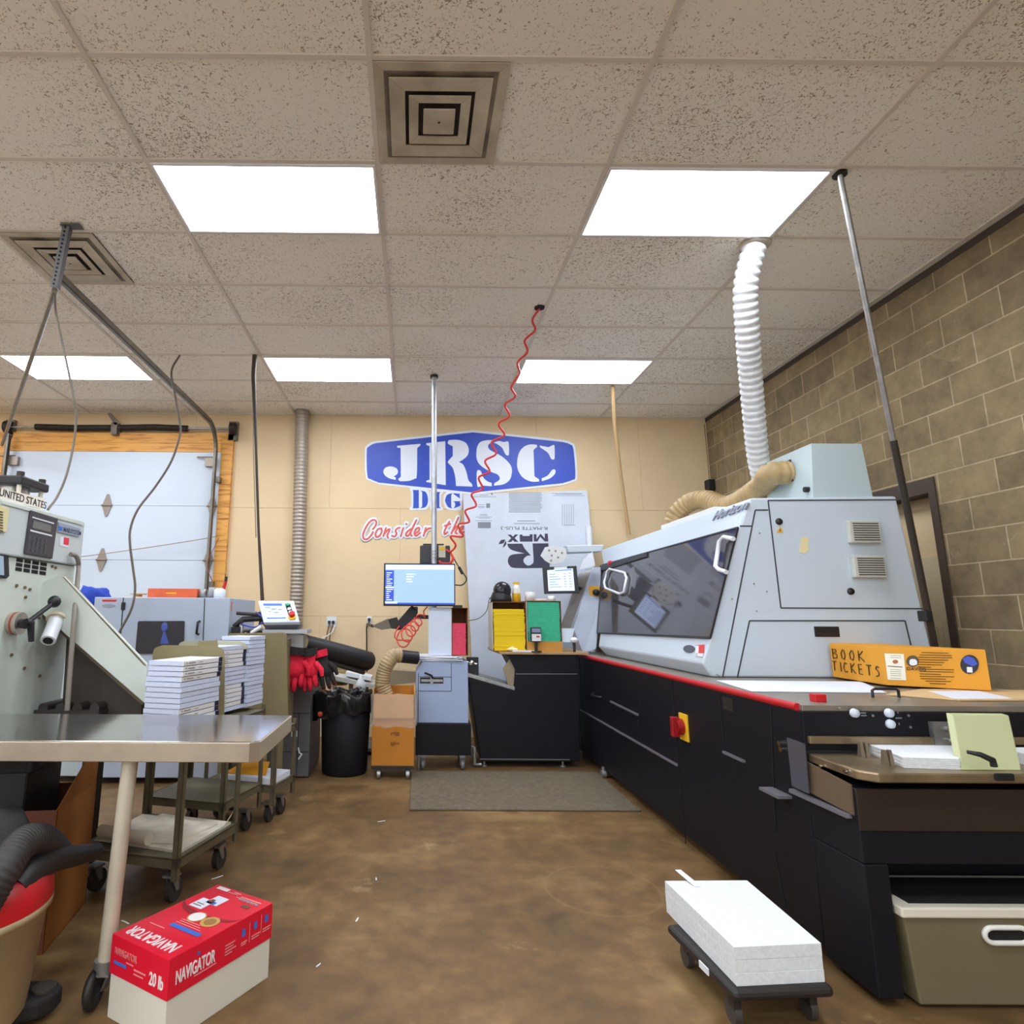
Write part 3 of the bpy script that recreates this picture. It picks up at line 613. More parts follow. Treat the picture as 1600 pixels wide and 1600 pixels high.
b = MB(); b.prism([PY(*q, YE) for q in ((1252, 839), (1264, 840), (1262, 850), (1264, 859), (1258, 865), (1249, 863))], (0, -.002, 0)); b.build('tape_scrap', mat('masking_tape', (222, 208, 160), .7), bm_)
vm = mat('beige_vent', (190, 192, 184), .5); vd = mat('vent_slot', (70, 66, 60), .8)
for (x0, y0, x1, y1) in ((1324, 815, 1368, 849), (1331, 869, 1376, 903)):
    p, q = PY(x0, y1, YE), PY(x1, y0, YE); b = MB(); b.box(p.x, q.x, YE-.035, YE, p.z, q.z); v = b.build('louvre_vent', vm, bm_, bevel=.006)
    b = MB(); n = 8
    for i in range(n):
        z = p.z+.018+(q.z-p.z-.036)*i/(n-1); b.box(p.x+.022, q.x-.012, YE-.0365, YE-.034, z-.003, z+.0035)
    b.build('vent_slots', vd, v)
p, q = PY(1273, 995, YE), PY(1310, 979, YE); b = MB(); b.box(p.x, q.x, YE-.006, YE, p.z, q.z); hh = b.build('recessed_handle', blackpl, bm_, bevel=.008)
b = MB(); b.box(p.x+.01, q.x-.01, YE-.008, YE-.004, p.z+.008, p.z+.02); b.build('handle_lip', darkmetal, hh)
b = MB()
for x, y in ((1187, 833), (1178, 912), (1182, 955), (1198, 924), (1144, 936), (1120, 1054), (1123, 1056)):
    p = PY(x, y, YE); b = MB(); b.cyl(p, p+V((0, -.003, 0)), .005, n=8); b.build('screw', galv, bm_)
# hood box on top
hb = [PY(1268, 775, 3.76), PY(1388, 775, 3.76), PY(1373, 684, 3.76), PY(1266, 684, 3.76)]
hx0 = PY(1266, 684, 3.76).x
b = MB(); b.prism([V((hx0-.03, 3.76, T_.z-.01)), V((2.93, 3.76, T_.z-.01)), V((2.9, 3.76, 2.412)), V((hx0, 3.76, 2.412))], (0, .5, 0)); hood = b.build('exhaust_hood', greyd, bm_, bevel=.004)
zz_ = lambda x, y: PX(x, y, hx0-.02)
b = MB(); b.prism([zz_(1218, 729), zz_(1226, 722), zz_(1236, 718), zz_(1240, 751), zz_(1226, 757), zz_(1222, 745)], (-.008, 0, 0)); b.build('duct_collar', blackpl, hood)
p = zz_(1264, 765); b = MB(); b.cyl((p.x, p.y, p.z), (p.x-.03, p.y, p.z), .018); b.build('cable_gland', blackpl, hood)
hosem = mat('tan_corrugated_hose', (176, 150, 104), .5, noise=.25, nscale=10)
p0 = zz_(1231, 738)
pth = spline([p0+V((.02, 0, 0)), p0+V((-.1, .03, -.01)), PY(1190, 760, 4.3), PY(1140, 790, 4.7), PY(1105, 781, 5.0), PY(1080, 784, 5.15), PY(1060, 800, 5.25), PY(1052, 818, 5.3)], 10)
o = ribbed(pth, .075, .042, .2).build('duct_hose', hosem, loc=p0); tag(o, 'tan ribbed hose from the hood box curving over the binding machine', 'hose')
b = MB(); b.prism([V((2.2, 4.35, 2.04)), V((2.65, 4.35, 2.04)), V((2.65, 4.35, 2.1)), V((2.2, 4.35, 2.1))], (0, .95, 0)); b.build('top_cover', whitepl, bm_, bevel=.005)
# far: emergency stop on the far cover, small knobs
p = FC(928, 925); yq = p.y-.02
b = MB(); b.box(p.x-.052, p.x+.052, yq-.01, yq+.035, p.z-.055, p.z+.06); es = b.build('stop_plate', mat('amber_stop_plate', (222, 168, 52), .5), bm_, bevel=.004)
b = MB(); b.lathe((p.x+.01, yq-.01, p.z-.005), [(0, .03), (.03, .03), (.034, .02), (.034, 0)], 20, axis=(0, -1, 0)); b.build('stop_knob', blackpl, es)
# paper and things on the deck
o = MB().prism([PZ(1120, 1064, ZD), PZ(1345, 1066, ZD), PZ(1385, 1083, ZD), PZ(1175, 1081, ZD)], (0, 0, .004)).build('paper_sheet', paper); tag(o, 'wide white paper sheets lying on the machine deck before the cardboard box', 'paper')
b = MB(); b.prism([PZ(1385, 1086, ZD), PZ(1440, 1078, ZD), PZ(1640, 1080, ZD), PZ(1640, 1095, ZD), PZ(1500, 1095, ZD), PZ(1462, 1092, ZD)], (0, 0, .005))
o = b.build('cardboard_sheet', mat('tan_chipboard', (216, 182, 132), .8)); tag(o, 'thin tan chipboard sheet under white paper at the right deck edge', 'cardboard')
z2 = ZD+.0052
o = MB().prism([PZ(1450, 1080, z2), PZ(1530, 1080, z2), PZ(1585, 1092, z2), PZ(1490, 1092, z2)], (0, 0, .001)).build('paper_sheet', paper); tag(o, 'white sheet lying on the tan chipboard at far right', 'paper')
b = MB(); p, q = PZ(1364, 1090, ZD), PZ(1405, 1090, ZD); u = V((0, .0, .038)); b.tube([p, p+u*.8, p+u+V((.012, 0, 0)), q+u+V((-.012, 0, 0)), q+u*.8, q], .006, 8); b.build('deck_handle', blackpl, bm_)
p = PZ(1281, 1096, ZD); b = MB(); b.box(p.x-.025, p.x+.025, p.y-.01, p.y+.03, ZD-.002, ZD+.03); b.build('red_stop_block', redpl, bm_, bevel=.003)
# tray paper
def paper_stack(name, label, pts, z, h, m=None, cat='paper stack', layers=6, group=None):
    m2 = m or papered; r = random.Random(len(label)); b = MB(); z0 = z
    for i in range(layers):
        dx, dy = r.uniform(-.002, .002), r.uniform(-.002, .002); b.prism([V((p.x+dx, p.y+dy, z0)) for p in pts], (0, 0, h/layers-.0006)); z0 += h/layers
    o = b.build(name, m2, bevel=.001, segs=1); return tag(o, label, cat, group, 'stuff')
paper_stack('paper_stack', 'loose stack of white sheets on the bronze feed tray left of the green plate', [PZ(1413, 1200, ZT), PZ(1502, 1203, ZT), PZ(1500, 1176, ZT), PZ(1340, 1170, ZT)], ZT, .038)
o = MB().prism([V((2.305, 2.33, ZT)), V((2.5, 2.33, ZT)), V((2.5, 2.5, ZT)), V((2.28, 2.5, ZT))], (0, 0, .04)).build('paper_stack', papered); tag(o, 'white sheets on the feed tray right of the green plate at the frame edge', 'paper stack', kind='stuff')
# book tickets carton
bx = thing('cardboard_box', 'long brown cardboard box hand-marked with black marker, on the machine deck', 'box', PZ(1385, 1072, ZD))
bl, bc, br = PZ(1302, 1060, ZD), PZ(1385, 1072, ZD+.004), PZ(1550, 1080, ZD+.007)
zb = ZD+.0085
bl.z = bc.z = br.z = zb
up_ = lambda p, x, y: PY(x, y, p.y).z-zb
h1, h2, h3 = up_(bl, 1297, 1004), up_(bc, 1372, 1008), up_(br, 1543, 1019)
hh_ = (h1+h2+h3)/3
back = V((.12, .55, 0))
kbox = mat('orange_cardboard', (222, 156, 46), .75, noise=.06, nscale=4)
b = MB(); q = [bl, bc, br, br+V((-.02, .35, 0)), bl+V((.3, .12, 0))]
b.prism([V((p.x, p.y, zb)) for p in q], (0, 0, hh_)); b.build('carton', kbox, bx, bevel=.003)
R1 = (bc-bl).normalized(); N1 = R1.cross(EZ); R2 = (br-bc).normalized(); N2 = R2.cross(EZ)
mk = mat('marker_ink', (70, 48, 26), .8)
e1 = (bc-bl).length
def bp1(u, v): return bl+R1*u*e1+EZ*v*hh_+N1*.003
m = MB()
GL = {'B': [[(0, 0), (0, 1), (.5, .95), (.6, .75), (.1, .55), (.65, .4), (.6, .1), (0, 0)]], 'O': [[(.3, 1), (0, .6), (.1, .1), (.4, 0), (.6, .4), (.5, .9), (.3, 1)]], 'K': [[(0, 0), (0, 1)], [(.6, 1), (0, .5), (.7, 0)]], 'T': [[(0, 1), (.7, 1)], [(.35, 1), (.3, 0)]],
      'I': [[(.2, 1), (.2, 0)]], 'C': [[(.6, .9), (.25, 1), (0, .5), (.2, 0), (.6, .1)]], 'E': [[(.5, 1), (0, 1), (0, 0), (.55, 0)], [(0, .5), (.45, .5)]], 'S': [[(.6, .9), (.3, 1), (.1, .75), (.5, .45), (.5, .1), (.1, 0)]]}
def handwrite(s, u0, v0, w_, h_):
    u = u0
    for c_ in s:
        for stq in GL[c_]: m.tube([bp1(u+x*w_*.8, v0+y*h_) for x, y in stq], .0028, 5)
        u += w_*(.55 if c_ == 'I' else 1.02)
handwrite('BOOK', .06, .56, .17, .28); handwrite('TICKETS', .03, .2, .145, .27)
m.build('marker_writing', mk, bx)
e2 = (br-bc).length
def bp2(x, y):                                # photo position on the long face
    d = ray(x, y); o_ = V((0, 0, EYE)); k = (bc+N2*.002-o_).dot(N2)/d.dot(N2); return o_+d*k
b = MB(); b.prism([bp2(1382, 1021), bp2(1412, 1022), bp2(1416, 1063), bp2(1387, 1062)], N2*.001); lb = b.build('white_label', mat('cream_label', (238, 236, 220), .7), bx)
b = MB(); b.prism([bp2(1387, 1040), bp2(1410, 1041.5), bp2(1410, 1043), bp2(1387, 1041.5)], N2*.002)
for y in (1024, 1027, 1046, 1049, 1052, 1055, 1059): b.prism([bp2(1391, y), bp2(1408, y+.7), bp2(1408, y+1.3), bp2(1391, y+.6)], N2*.0016)
b.build('label_print', mat('brown_print', (128, 112, 80), .8), lb)
b = MB(); b.prism([bp2(1399+4.5*math.cos(a*.524), 1034+3.2*math.sin(a*.524)) for a in range(12)], N2*.002); b.build('label_picture', mat('label_brown', (176, 110, 70), .8), lb)
b = MB()
for i, (x0, x1) in enumerate(((1440, 1482), (1437, 1487), (1435, 1488), (1434, 1482), (1434, 1475), (1434, 1472), (1434, 1455), (1438, 1491), (1437, 1490), (1437, 1470), (1437, 1491), (1438, 1478), (1446, 1486), (1452, 1478))):
    y = 1019+i*3.7; b.prism([bp2(x0, y), bp2(x1, y+1), bp2(x1, y+2.1), bp2(x0, y+1.1)], N2*.0012)
b.build('printed_text', mat('carton_print', (96, 68, 24), .8), bx)
b = MB(); b.prism([bp2(1426+10*math.cos(a*.314), 1033+9*math.sin(a*.314)) for a in range(20)], N2*.001); lg = b.build('printed_seal', mat('seal_print', (92, 78, 58), .8), bx)
b = MB(); b.prism([bp2(x, y) for x, y in ((1421, 1032), (1424, 1029.5), (1430, 1030), (1433, 1033), (1433, 1038), (1428, 1040), (1423, 1039.5), (1421, 1037))], N2*.0018); b.build('seal_white', whitepl, lg)
text('DAVIDS', inkblack, bx, .022, bp2(1417, 1047), R2, EZ, 'seal_name', bold=.01)
b = MB(); b.prism([bp2(1515+14.5*math.cos(a*.262), 1038+15*math.sin(a*.262)) for a in range(24)], N2*.001); rs = b.build('round_sticker', mat('navy_sticker', (28, 28, 40), .4), bx)
b = MB(); b.prism([bp2(*q) for q in ((1504, 1029), (1512, 1025), (1522, 1029), (1527, 1038), (1520, 1041), (1508, 1036))], N2*.002); b.build('sticker_blue', mat('sticker_blue', (64, 84, 190), .5), rs)
b = MB(); b.prism([bp2(*q) for q in ((1510.5, 1042), (1519, 1042.5), (1519.5, 1051), (1511, 1050.5))], N2*.002); b.build('sticker_white', whitepl, rs)
# olive bin under the near end
bn = thing('waste_bin', 'olive metal bin with white rim and oval handle under the machine end', 'bin', (2.05, 2.36, 0.01))
ol = mat('olive_paint', (112, 104, 76), .6, noise=.05, nscale=3)
x0, x1, y0, y1 = 1.70, 2.56, 2.30, 2.555
b = MB(); b.hexa([(x0+.03, y0+.012, .012), (x1-.02, y0+.012, .012), (x1-.02, y1, .012), (x0+.03, y1, .012), (x0, y0, .29), (x1, y0, .29), (x1, y1, .29), (x0, y1, .29)]); b.build('body', ol, bn, bevel=.006)
b = MB(); b.box(x0-.012, x1+.01, y0-.012, y1+.005, .288, .322); b.build('rim', mat('white_rim', (224, 218, 200), .4), bn, bevel=.006)
b = MB(); b.box(x0+.04, x1-.04, y0+.02, y1-.02, .3215, .3225); b.build('opening', seam, bn)
pc = PY(1572, 1461, y0-.002)
b = MB(); ring = [(pc.x+s_*.048+.028*math.cos(a), y0-.004, pc.z+.024*math.sin(a)) for s_, aa in ((1, range(-4, 5)), (-1, range(4, 13))) for a in [k*math.pi/8 for k in aa]]
b.tube(ring+[ring[0]], .0085, 8); b.build('handle', mat('white_oval_handle', (232, 232, 226), .35), bn)
b = MB(); b.prism([V((q[0], y0+.001, q[2])) for q in ring], (0, -.004, 0)); b.build('hand_hole', seam, bn)
# floor dolly with paper
dl = thing('dolly', 'low black platform dolly on casters carrying a thick white paper block', 'dolly', (1.22, 2.45, 0))
dA, dB, dC, dD = PZ(1040, 1440, .135), PZ(1146, 1552, .125), PZ(1305, 1545, .125), PZ(1190, 1432, .135)
b = MB(); b.prism([V((p.x, p.y, .095)) for p in (dA, dB, dC, dD)], (0, 0, .035)); b.build('platform', mat('black_dolly', (36, 32, 30), .5), dl, bevel=.02, segs=3)
for p, sxx, syy in ((dA, .06, -.05), (dB, .03, .06), (dC, -.05, .06), (dD, -.04, -.05)):
    wx, wy = p.x+sxx, p.y+syy
    b = MB(); b.box(wx-.012, wx+.012, wy-.02, wy+.02, .05, .096); cs_ = b.build('caster', darkmetal, dl)
    b = MB(); b.cyl((wx-.011, wy+.012, .037), (wx+.011, wy+.012, .037), .037); b.build('wheel', mat('grey_wheel', (66, 62, 58), .5), cs_)
b = MB(); p, q = dA.lerp(dB, .55), dA.lerp(dB, .68); n = (dB-dA).normalized().cross(EZ)*.004; b.prism([V((p.x, p.y, .101)), V((q.x, q.y, .101)), V((q.x, q.y, .122)), V((p.x, p.y, .122))], -n if n.x > 0 else n); b.build('label_plate', whitepl, dl)
pA, pB, pC, pD = PZ(1042, 1425, .13), PZ(1152, 1542, .13), PZ(1290, 1535, .13), PZ(1172, 1424, .13)
paper_stack('paper_block', 'thick block of white paper on the black floor dolly', [pA, pB, pC, pD], .1305, .115, cat='paper stack', layers=3)
z = .246; tp = [V((p.x, p.y, z)) for p in (pA, pB, pC, pD)]
o = MB().prism([tp[0].lerp(tp[3], .28)+V((0, -.06, 0)), tp[0].lerp(tp[3], .36)+V((0, -.06, 0)), tp[0].lerp(tp[3], .26)+V((-.0, .05, .02)), tp[0].lerp(tp[3], .19)+V((-.0, .05, .02))], (0, 0, .001)).build('paper_strip', paper); tag(o, 'narrow white paper strip poking out behind the paper block', 'paper')
# ================================================================ back centre: trimmer conveyor, deck, boxes
YK = 5.6
def K3(x, y): return PY(640+x/5, 1000+y/5, YK)
cv = thing('conveyor_base', 'black angular conveyor cabinet with sloped silver top edge by the back wall', 'machine', (1.05, 5.85, 0))
pl_ = [K3(455, 290), K3(820, 395), K3(828, 230), K3(775, 130), K3(800, 100), K3(1318, 100), K3(1330, 950), K3(560, 950), K3(490, 490)]
for p in pl_:
    if p.x > 1.5: p.x = 1.585
b = MB(); b.prism(pl_, (0, .5, 0)); b.build('cabinet', navy, cv, bevel=.006)
b = MB(); p, q = K3(452, 278), K3(822, 385); n = V((0, 0, .022)); b.prism([p-n*.5, q-n*.5, q+n, p+n], (0, .5, 0)); b.build('silver_edge', galv, cv, bevel=.003)
b = MB(); b.prism([K3(1088, 108)+V((0, -.008, 0)), K3(1300, 108)+V((0, -.008, 0)), K3(1300, 255)+V((0, -.008, 0)), K3(1088, 255)+V((0, -.008, 0))], (0, .01, 0)); b.build('cover_door', navy, cv, bevel=.003)
b = MB()
def kl(x0, y0, x1, y1, wd=.006):
    p, q = K3(x0, y0), K3(x1, y1); d_ = (q-p).normalized(); n = V((-d_.z, 0, d_.x))*wd/2; b.prism([p-n, q-n, q+n, p+n], (0, -.004, 0))
for l in ((490, 490, 1130, 670), (712, 560, 735, 930), (1108, 670, 1115, 930)): b = MB(); kl(*l); b.build('panel_joint', seam, cv)
b = MB(); kl(830, 265, 1310, 265, .008); b.build('panel_ridge', ridge, cv)
b = MB(); kl(550, 930, 1250, 935, .008); b.build('panel_ridge', ridge, cv)
b = MB(); b.tube([K3(485, 835), K3(505, 835), K3(505, 970), K3(560, 972)], .016, 8); b.build('bracket', galv, cv)
for x in (588, 1208):
    p = K3(x, 975); b = MB(); b.cyl((p.x, YK+.05, .0), (p.x, YK+.05, p.z+.02), .012, n=10); b.cyl((p.x, YK+.05, 0), (p.x, YK+.05, .012), .028, n=12); b.build('foot', galv, cv)
b = MB(); b.box(K3(455, 145).x, K3(550, 145).x, YK+.12, YK+.16, K3(500, 330).z, K3(500, 142).z); mp_ = b.build('mount_plate', blackpl, cv, bevel=.003)
p = K3(490, 185)+V((0, .1, 0)); b = MB(); b.ball(p, .03, (1.2, .6, .8)); b.tube([p+V((-.05, 0, .01)), p, p+V((.05, 0, -.01))], .01); b.build('star_knob', chrome, mp_)
b = MB(); b.prism([K3(735, 225)+V((0, .03, 0)), K3(800, 130)+V((0, .03, 0)), K3(826, 235)+V((0, .03, 0)), K3(815, 375)+V((0, .03, 0)), K3(770, 345)+V((0, .03, 0))], (0, .02, 0)); b.build('dust_flap', mat('beige_flap', (150, 136, 112), .7), cv)
zk = .985
b = MB(); b.box(.78, 1.585, 5.56, 6.4, zk-.022, zk); b.build('worktop', mat('tan_worktop', (172, 140, 96), .55), cv, bevel=.003)
# open-front boxes with coloured sheets
bxin = mat('box_inside_brown', (122, 78, 44), .85); bxout = mat('grey_white_box', (206, 202, 196), .75)
def open_box(label, x0, x1, y0, y1, z0, z1, lip=0, extra=None, nm='open_box'):
    t = thing(nm, label, 'box', ((x0+x1)/2, (y0+y1)/2, z0)); th = .006
    for n_, q in (('side_panel', (x0, x0+th, y0, y1, z0, z1)), ('side_panel', (x1-th, x1, y0, y1, z0, z1)), ('back_panel', (x0, x1, y1-th, y1, z0, z1)), ('top_panel', (x0, x1, y0, y1, z1-th, z1)), ('bottom_panel', (x0, x1, y0, y1, z0, z0+th))):
        MB().box(*q).build(n_, bxout if n_ == 'side_panel' and q[0] < x0+.001 and extra else bxin, t)
    if lip: MB().box(x0, x1, y0-.004, y0, z0, z0+lip).build('front_lip', kraft, t)
    return t
open_box('upright open cardboard box holding yellow sheets, on the back worktop', .728, 1.04, 5.62, 5.9, zk+.001, 1.43, extra=1)
open_box('upright open cardboard box holding green sheets, on the back worktop', 1.043, 1.362, 5.62, 5.9, zk+.001, 1.44, lip=.09, extra=1)
def col_stack(name, label, m, x0, x1, y0, y1, z0, z1, n, rag=.004, cat='paper stack'):
    r = random.Random(n); b = MB(); h = (z1-z0)/n
    for i in range(n):
        dx, dy = r.uniform(-rag, rag), r.uniform(-rag, rag); b.box(x0+dx, x1+dx, y0+dy, y1+dy, z0+i*h, z0+(i+1)*h-.0012)
    o = b.build(name, m); return tag(o, label, cat, None, 'stuff')
yel = mat('yellow_sheets', (242, 206, 24), .8); grn = mat('green_sheets', (66, 190, 148), .8, noise=.1, nscale=30); pnk = mat('pink_sheets', (232, 74, 104), .8, noise=.1, nscale=40)
col_stack('yellow_paper', 'yellow sheets filling the open box on the back worktop', yel, .742, 1.026, 5.63, 5.88, zk+.0075, 1.365, 22)
col_stack('green_paper', 'green sheets filling the open box beside the yellow ones', grn, 1.056, 1.35, 5.63, 5.88, zk+.0075, 1.43, 26, .002)
# handheld on a stand
hd = thing('handheld_terminal', 'small black handheld terminal on a short stand before the green sheets', 'device', PY(838, 1014, 5.58))
p, q = PY(829, 1003, 5.58), PY(845, 980, 5.58)
b = MB(); b.box(p.x, q.x, 5.565, 5.59, p.z, q.z); b.build('body', blackpl, hd, bevel=.008)
b = MB(); b.box(p.x+.012, q.x-.008, 5.562, 5.566, p.z+.085, q.z-.012); b.build('screen', mat('bluish_screen', (130, 140, 170), .2), hd)
b = MB(); b.box(p.x+.01, q.x-.004, 5.561, 5.566, p.z+.008, p.z+.07); lb = b.build('white_label', whitepl, hd)
b = MB(); b.box(p.x+.05, p.x+.08, 5.5605, 5.562, p.z+.04, p.z+.055); b.build('red_mark', inkred, lb)
b = MB(); b.cyl(((p.x+q.x)/2, 5.58, zk), ((p.x+q.x)/2, 5.58, p.z+.01), .014); b.cyl(((p.x+q.x)/2, 5.58, zk), ((p.x+q.x)/2, 5.58, zk+.008), .05); b.build('stand', blackpl, hd)
# small things on top of the boxes
p = PY(783, 937, 5.75); zt = 1.4305
cm = thing('speaker', 'round black desktop speaker on the yellow sheet box', 'speaker', (p.x, 5.75, zt))
b = MB(); b.lathe((p.x, 5.75, zt), [(.0, 0), (.1, 0), (.1, .03), (.092, .06), (.08, .09)], 20); b.build('base', blackpl, cm)
b = MB(); b.ball((p.x+.01, 5.73, zt+.105), .086, (1, .8, 1), 18); b.build('head', mat('glossy_black', (34, 36, 42), .2), cm)
b = MB(); b.lathe((p.x+.015, 5.675, zt+.115), [(.0, .012), (.03, .01), (.034, .0)], 16, axis=(0, -1, 0)); b.build('lens', seam, cm)
p = PY(807, 937, 5.75); gb = thing('glue_bottle', 'white squeeze bottle with yellow liquid and yellow cap on the boxes', 'bottle', (p.x, 5.75, zt))
b = MB(); b.lathe((p.x, 5.75, zt), [(0, 0), (.04, 0), (.04, .08)], 16); b.build('lower_body', yellowpl, gb)
b = MB(); b.lathe((p.x, 5.75, zt), [(.04, .08), (.036, .12), (.028, .165), (.0, .168)], 16); b.build('upper_body', mat('white_bottle', (228, 224, 214), .4), gb)
b = MB(); b.cyl((p.x, 5.75, zt+.165), (p.x, 5.75, zt+.185), .03); b.build('cap', yellowpl, gb)
zt2 = 1.4405
p = PY(828, 938, 5.75); o = MB().lathe((p.x, 5.75, zt2), [(0, 0), (.045, 0), (.05, .085), (.047, .085), (.043, .004)], 16).build('cup', mat('frosted_cup', (222, 224, 222), .4)); tag(o, 'frosted white cup on the green sheet box', 'cup')
p = PY(845, 937, 5.75); o = MB().lathe((p.x, 5.75, zt2), [(.022, 0), (.05, 0), (.05, .02), (.022, .02), (.022, 0)], 18).build('tape_roll', mat('beige_tape', (226, 208, 190), .5)); tag(o, 'flat beige tape roll on the green sheet box beside the cup', 'tape roll')
p = PY(862, 937, 5.75); o = MB().lathe((p.x, 5.75, zt2), [(0, 0), (.035, 0), (.035, .05), (0, .05)], 16).build('tape_roll', whitepl); tag(o, 'small white tape roll on the green sheet box behind the tablet', 'tape roll')
# crumpled stuff on the worktop
def blob(name, label, cat, m, c, r, sc_, seed):
    b = MB(); b.ball(c, r, sc_, 26); rr = random.Random(seed); ph = [rr.uniform(0, 6) for _ in range(6)]
    for v in b.bm.verts:
        d = v.co-V(c); q_ = d/r; v.co = V(c)+d*(1+.13*math.sin(q_.x*5+ph[0]+2*q_.z)+.1*math.sin(q_.y*8+ph[1]+3*q_.x)+.07*math.sin(q_.z*13+ph[2]+9*q_.x))
        v.co.z = max(v.co.z, c[2]-r*sc_[2]*.8)
    return tag(b.build(name, m), label, cat)
p = PZ(795, 1016, zk+.001); blob('crumpled_tissue', 'crumpled yellowish tissue on the worktop below the yellow sheets', 'tissue', mat('tissue', (238, 224, 170), .9), (p.x, 5.6, zk+.02), .05, (1, .5, .4), 4)
o = MB().box(.9, 1.1, 5.565, 5.615, zk+.0005, zk+.012).build('paper_pad', paper); tag(o, 'small white paper pad on the worktop edge below the yellow sheets', 'paper pad')
# tablet control screen
tb = thing('touch_panel', 'black framed touch panel with lit white page, at the far end of the binder', 'screen', PY(878, 928, 6.05))
q = [PY(848, 886, 6.05), PY(901, 884, 6.03), PY(905, 927, 6.0), PY(851, 928, 6.02)]
b = MB(); b.prism(q, (0, .03, 0)); b.build('frame', blackpl, tb, bevel=.004)
q2 = [PY(855, 891, 6.04), PY(895, 888, 6.025), PY(898, 923, 5.995), PY(857, 923.5, 6.015)]
scr = mat('lit_page', (180, 198, 232), .3, emit=.55)
b = MB(); b.prism([p+V((0, -.003, 0)) for p in q2], (0, .004, 0)); sc_ = b.build('screen', scr, tb)
b = MB()
def ql(u0, v0, u1, v1):
    f_ = lambda u, v: q2[0].lerp(q2[1], u).lerp(q2[3].lerp(q2[2], u), v)+V((0, -.0045, 0)); b.prism([f_(u0, v0), f_(u1, v0), f_(u1, v1), f_(u0, v1)], (0, .001, 0))
for i in range(6):
    v0 = .2+i*.12; ql(.06, v0, .3+.1*(i % 3), v0+.025); ql(.62, v0, .7, v0+.025); ql(.82, v0, .9, v0+.025)
ql(.3, .03, .95, .075); b.build('screen_text', mat('screen_blue', (70, 110, 210), .4, emit=.4), sc_)
b = MB(); b.prism([PY(866, 886, 6.035), PY(886, 885, 6.03), PY(886, 889, 6.03), PY(866, 890, 6.035)], (0, .005, 0)); b.build('sticker', whitepl, tb)
b = MB(); b.tube([PY(886, 912, 6.08), PY(900, 918, 6.25), PY(918, 922, 6.42)], .018); b.build('arm', darkmetal, tb)
# grey translucent guard and pieces between deck and binder
b = MB(); b.prism([PY(905, 896, 6.4), PY(927, 888, 6.4), PY(897, 985, 6.14), PY(874, 985, 6.14)], (0, .012, 0))
o = b.build('guard_panel', mat('smoked_guard', (120, 116, 112), .25, noise=.3, nscale=5)); tag(o, 'smoked grey slanted guard panel left of the binder end cover', 'panel')
b = MB(); b.prism([PY(876, 982, 5.72), PY(898, 982, 5.72), PY(893, 1004, 5.66), PY(878, 1004, 5.66)], (0, .1, 0)); o = b.build('end_block', grey, bevel=.006); tag(o, 'small blue-grey machine block right of the green sheets', 'block')
p = PY(897, 1000, 5.6); kb = thing('indicator_knob', 'small white knob on a black stalk at the worktop corner', 'knob', (p.x, 5.6, zk))
b = MB(); b.ball((p.x, 5.6, p.z), .032, (1.1, .8, .8)); b.build('cap', whitepl, kb)
b = MB(); b.cyl((p.x, 5.6, zk), (p.x, 5.6, p.z-.02), .012); b.build('stalk', blackpl, kb)
# perforated white roll and sheet on top of the far end
rl = thing('paper_roll', 'white perforated roll with torn tissue at the far end of the binder', 'roll', PY(890, 868, 6.1))
p = PY(868, 868, 6.1); q = PY(945, 858, 6.1)
b = MB(); b.prism([PY(x, y, 6.1) for x, y in ((845, 868), (852, 855), (868, 852), (884, 857), (886, 868), (880, 879), (862, 882), (852, 876))], (0, .02, 0)); ds = b.build('end_disc', mat('white_foam', (216, 220, 222), .7), rl)
b = MB()
for x, y in ((858, 860), (868, 861), (862, 868), (872, 871), (861, 876), (878, 864)):
    c_ = PY(x, y, 6.098); b.cyl(c_, c_+V((0, -.003, 0)), .011, n=10)
b.build('holes', mat('hole_shadow', (150, 138, 120), .9), ds)
b = MB(); b.prism([PY(x, y, 6.13) for x, y in ((884, 852), (944, 851), (940, 862), (888, 864))], (0, .12, 0)); b.build('tube', grey, rl, bevel=.01)
b = MB(); b.prism([PY(x, y, 6.12) for x, y in ((926, 862), (930, 884), (906, 890), (912, 874))], (0, .01, 0)); b.build('torn_tissue', paper, rl)
p = PY(934, 848, 6.5); o = MB().cyl((p.x, 6.8, 0), (p.x, 6.8, PY(934, 822, 6.8).z), .035).build('pipe_stub', whitepl); tag(o, 'white vertical pipe rising along the back wall right of the insulation board', 'pipe')
# ================================================================ grey feeder cabinet, papers, monitor, pole
cb = thing('feeder_cabinet', 'small blue-grey cabinet on casters with a slot and lever, below the monitor', 'cabinet', (.27, 5.7, 0))
lb_ = mat('light_blue_grey', (160, 176, 208), .5)
x0, x1, zt3 = .035, .492, .905
b = MB(); b.prism([V((x0, 5.5, .385)), V((x1, 5.5, .385)), V((x1, 5.5, zt3)), V((x0+.06, 5.5, zt3)), V((x0, 5.5, zt3-.09))], (0, .42, 0)); b.build('body', lb_, cb, bevel=.004)
b = MB(); b.box(x0, x1+.02, 5.47, 5.95, .125, .383); b.build('plinth', navy, cb, bevel=.004)
b = MB()
def fl(x0_, z0, x1_, z1, y=5.5, w_=.005):
    p, q = V((x0_, y, z0)), V((x1_, y, z1)); d_ = (q-p).normalized(); n = V((-d_.z, 0, d_.x))*w_/2; b.prism([p-n, q-n, q+n, p+n], (0, -.002, 0))
fl(.06, .65, .345, .65); fl(.345, .65, .345, .89); fl(.06, .77, .345, .77); fl(.055, .39, .055, .8); b.build('panel_joint', gapm, cb)
b = MB(); b.box(.07, .275, 5.497, 5.502, .715, .765); sl = b.build('slot', blackpl, cb)
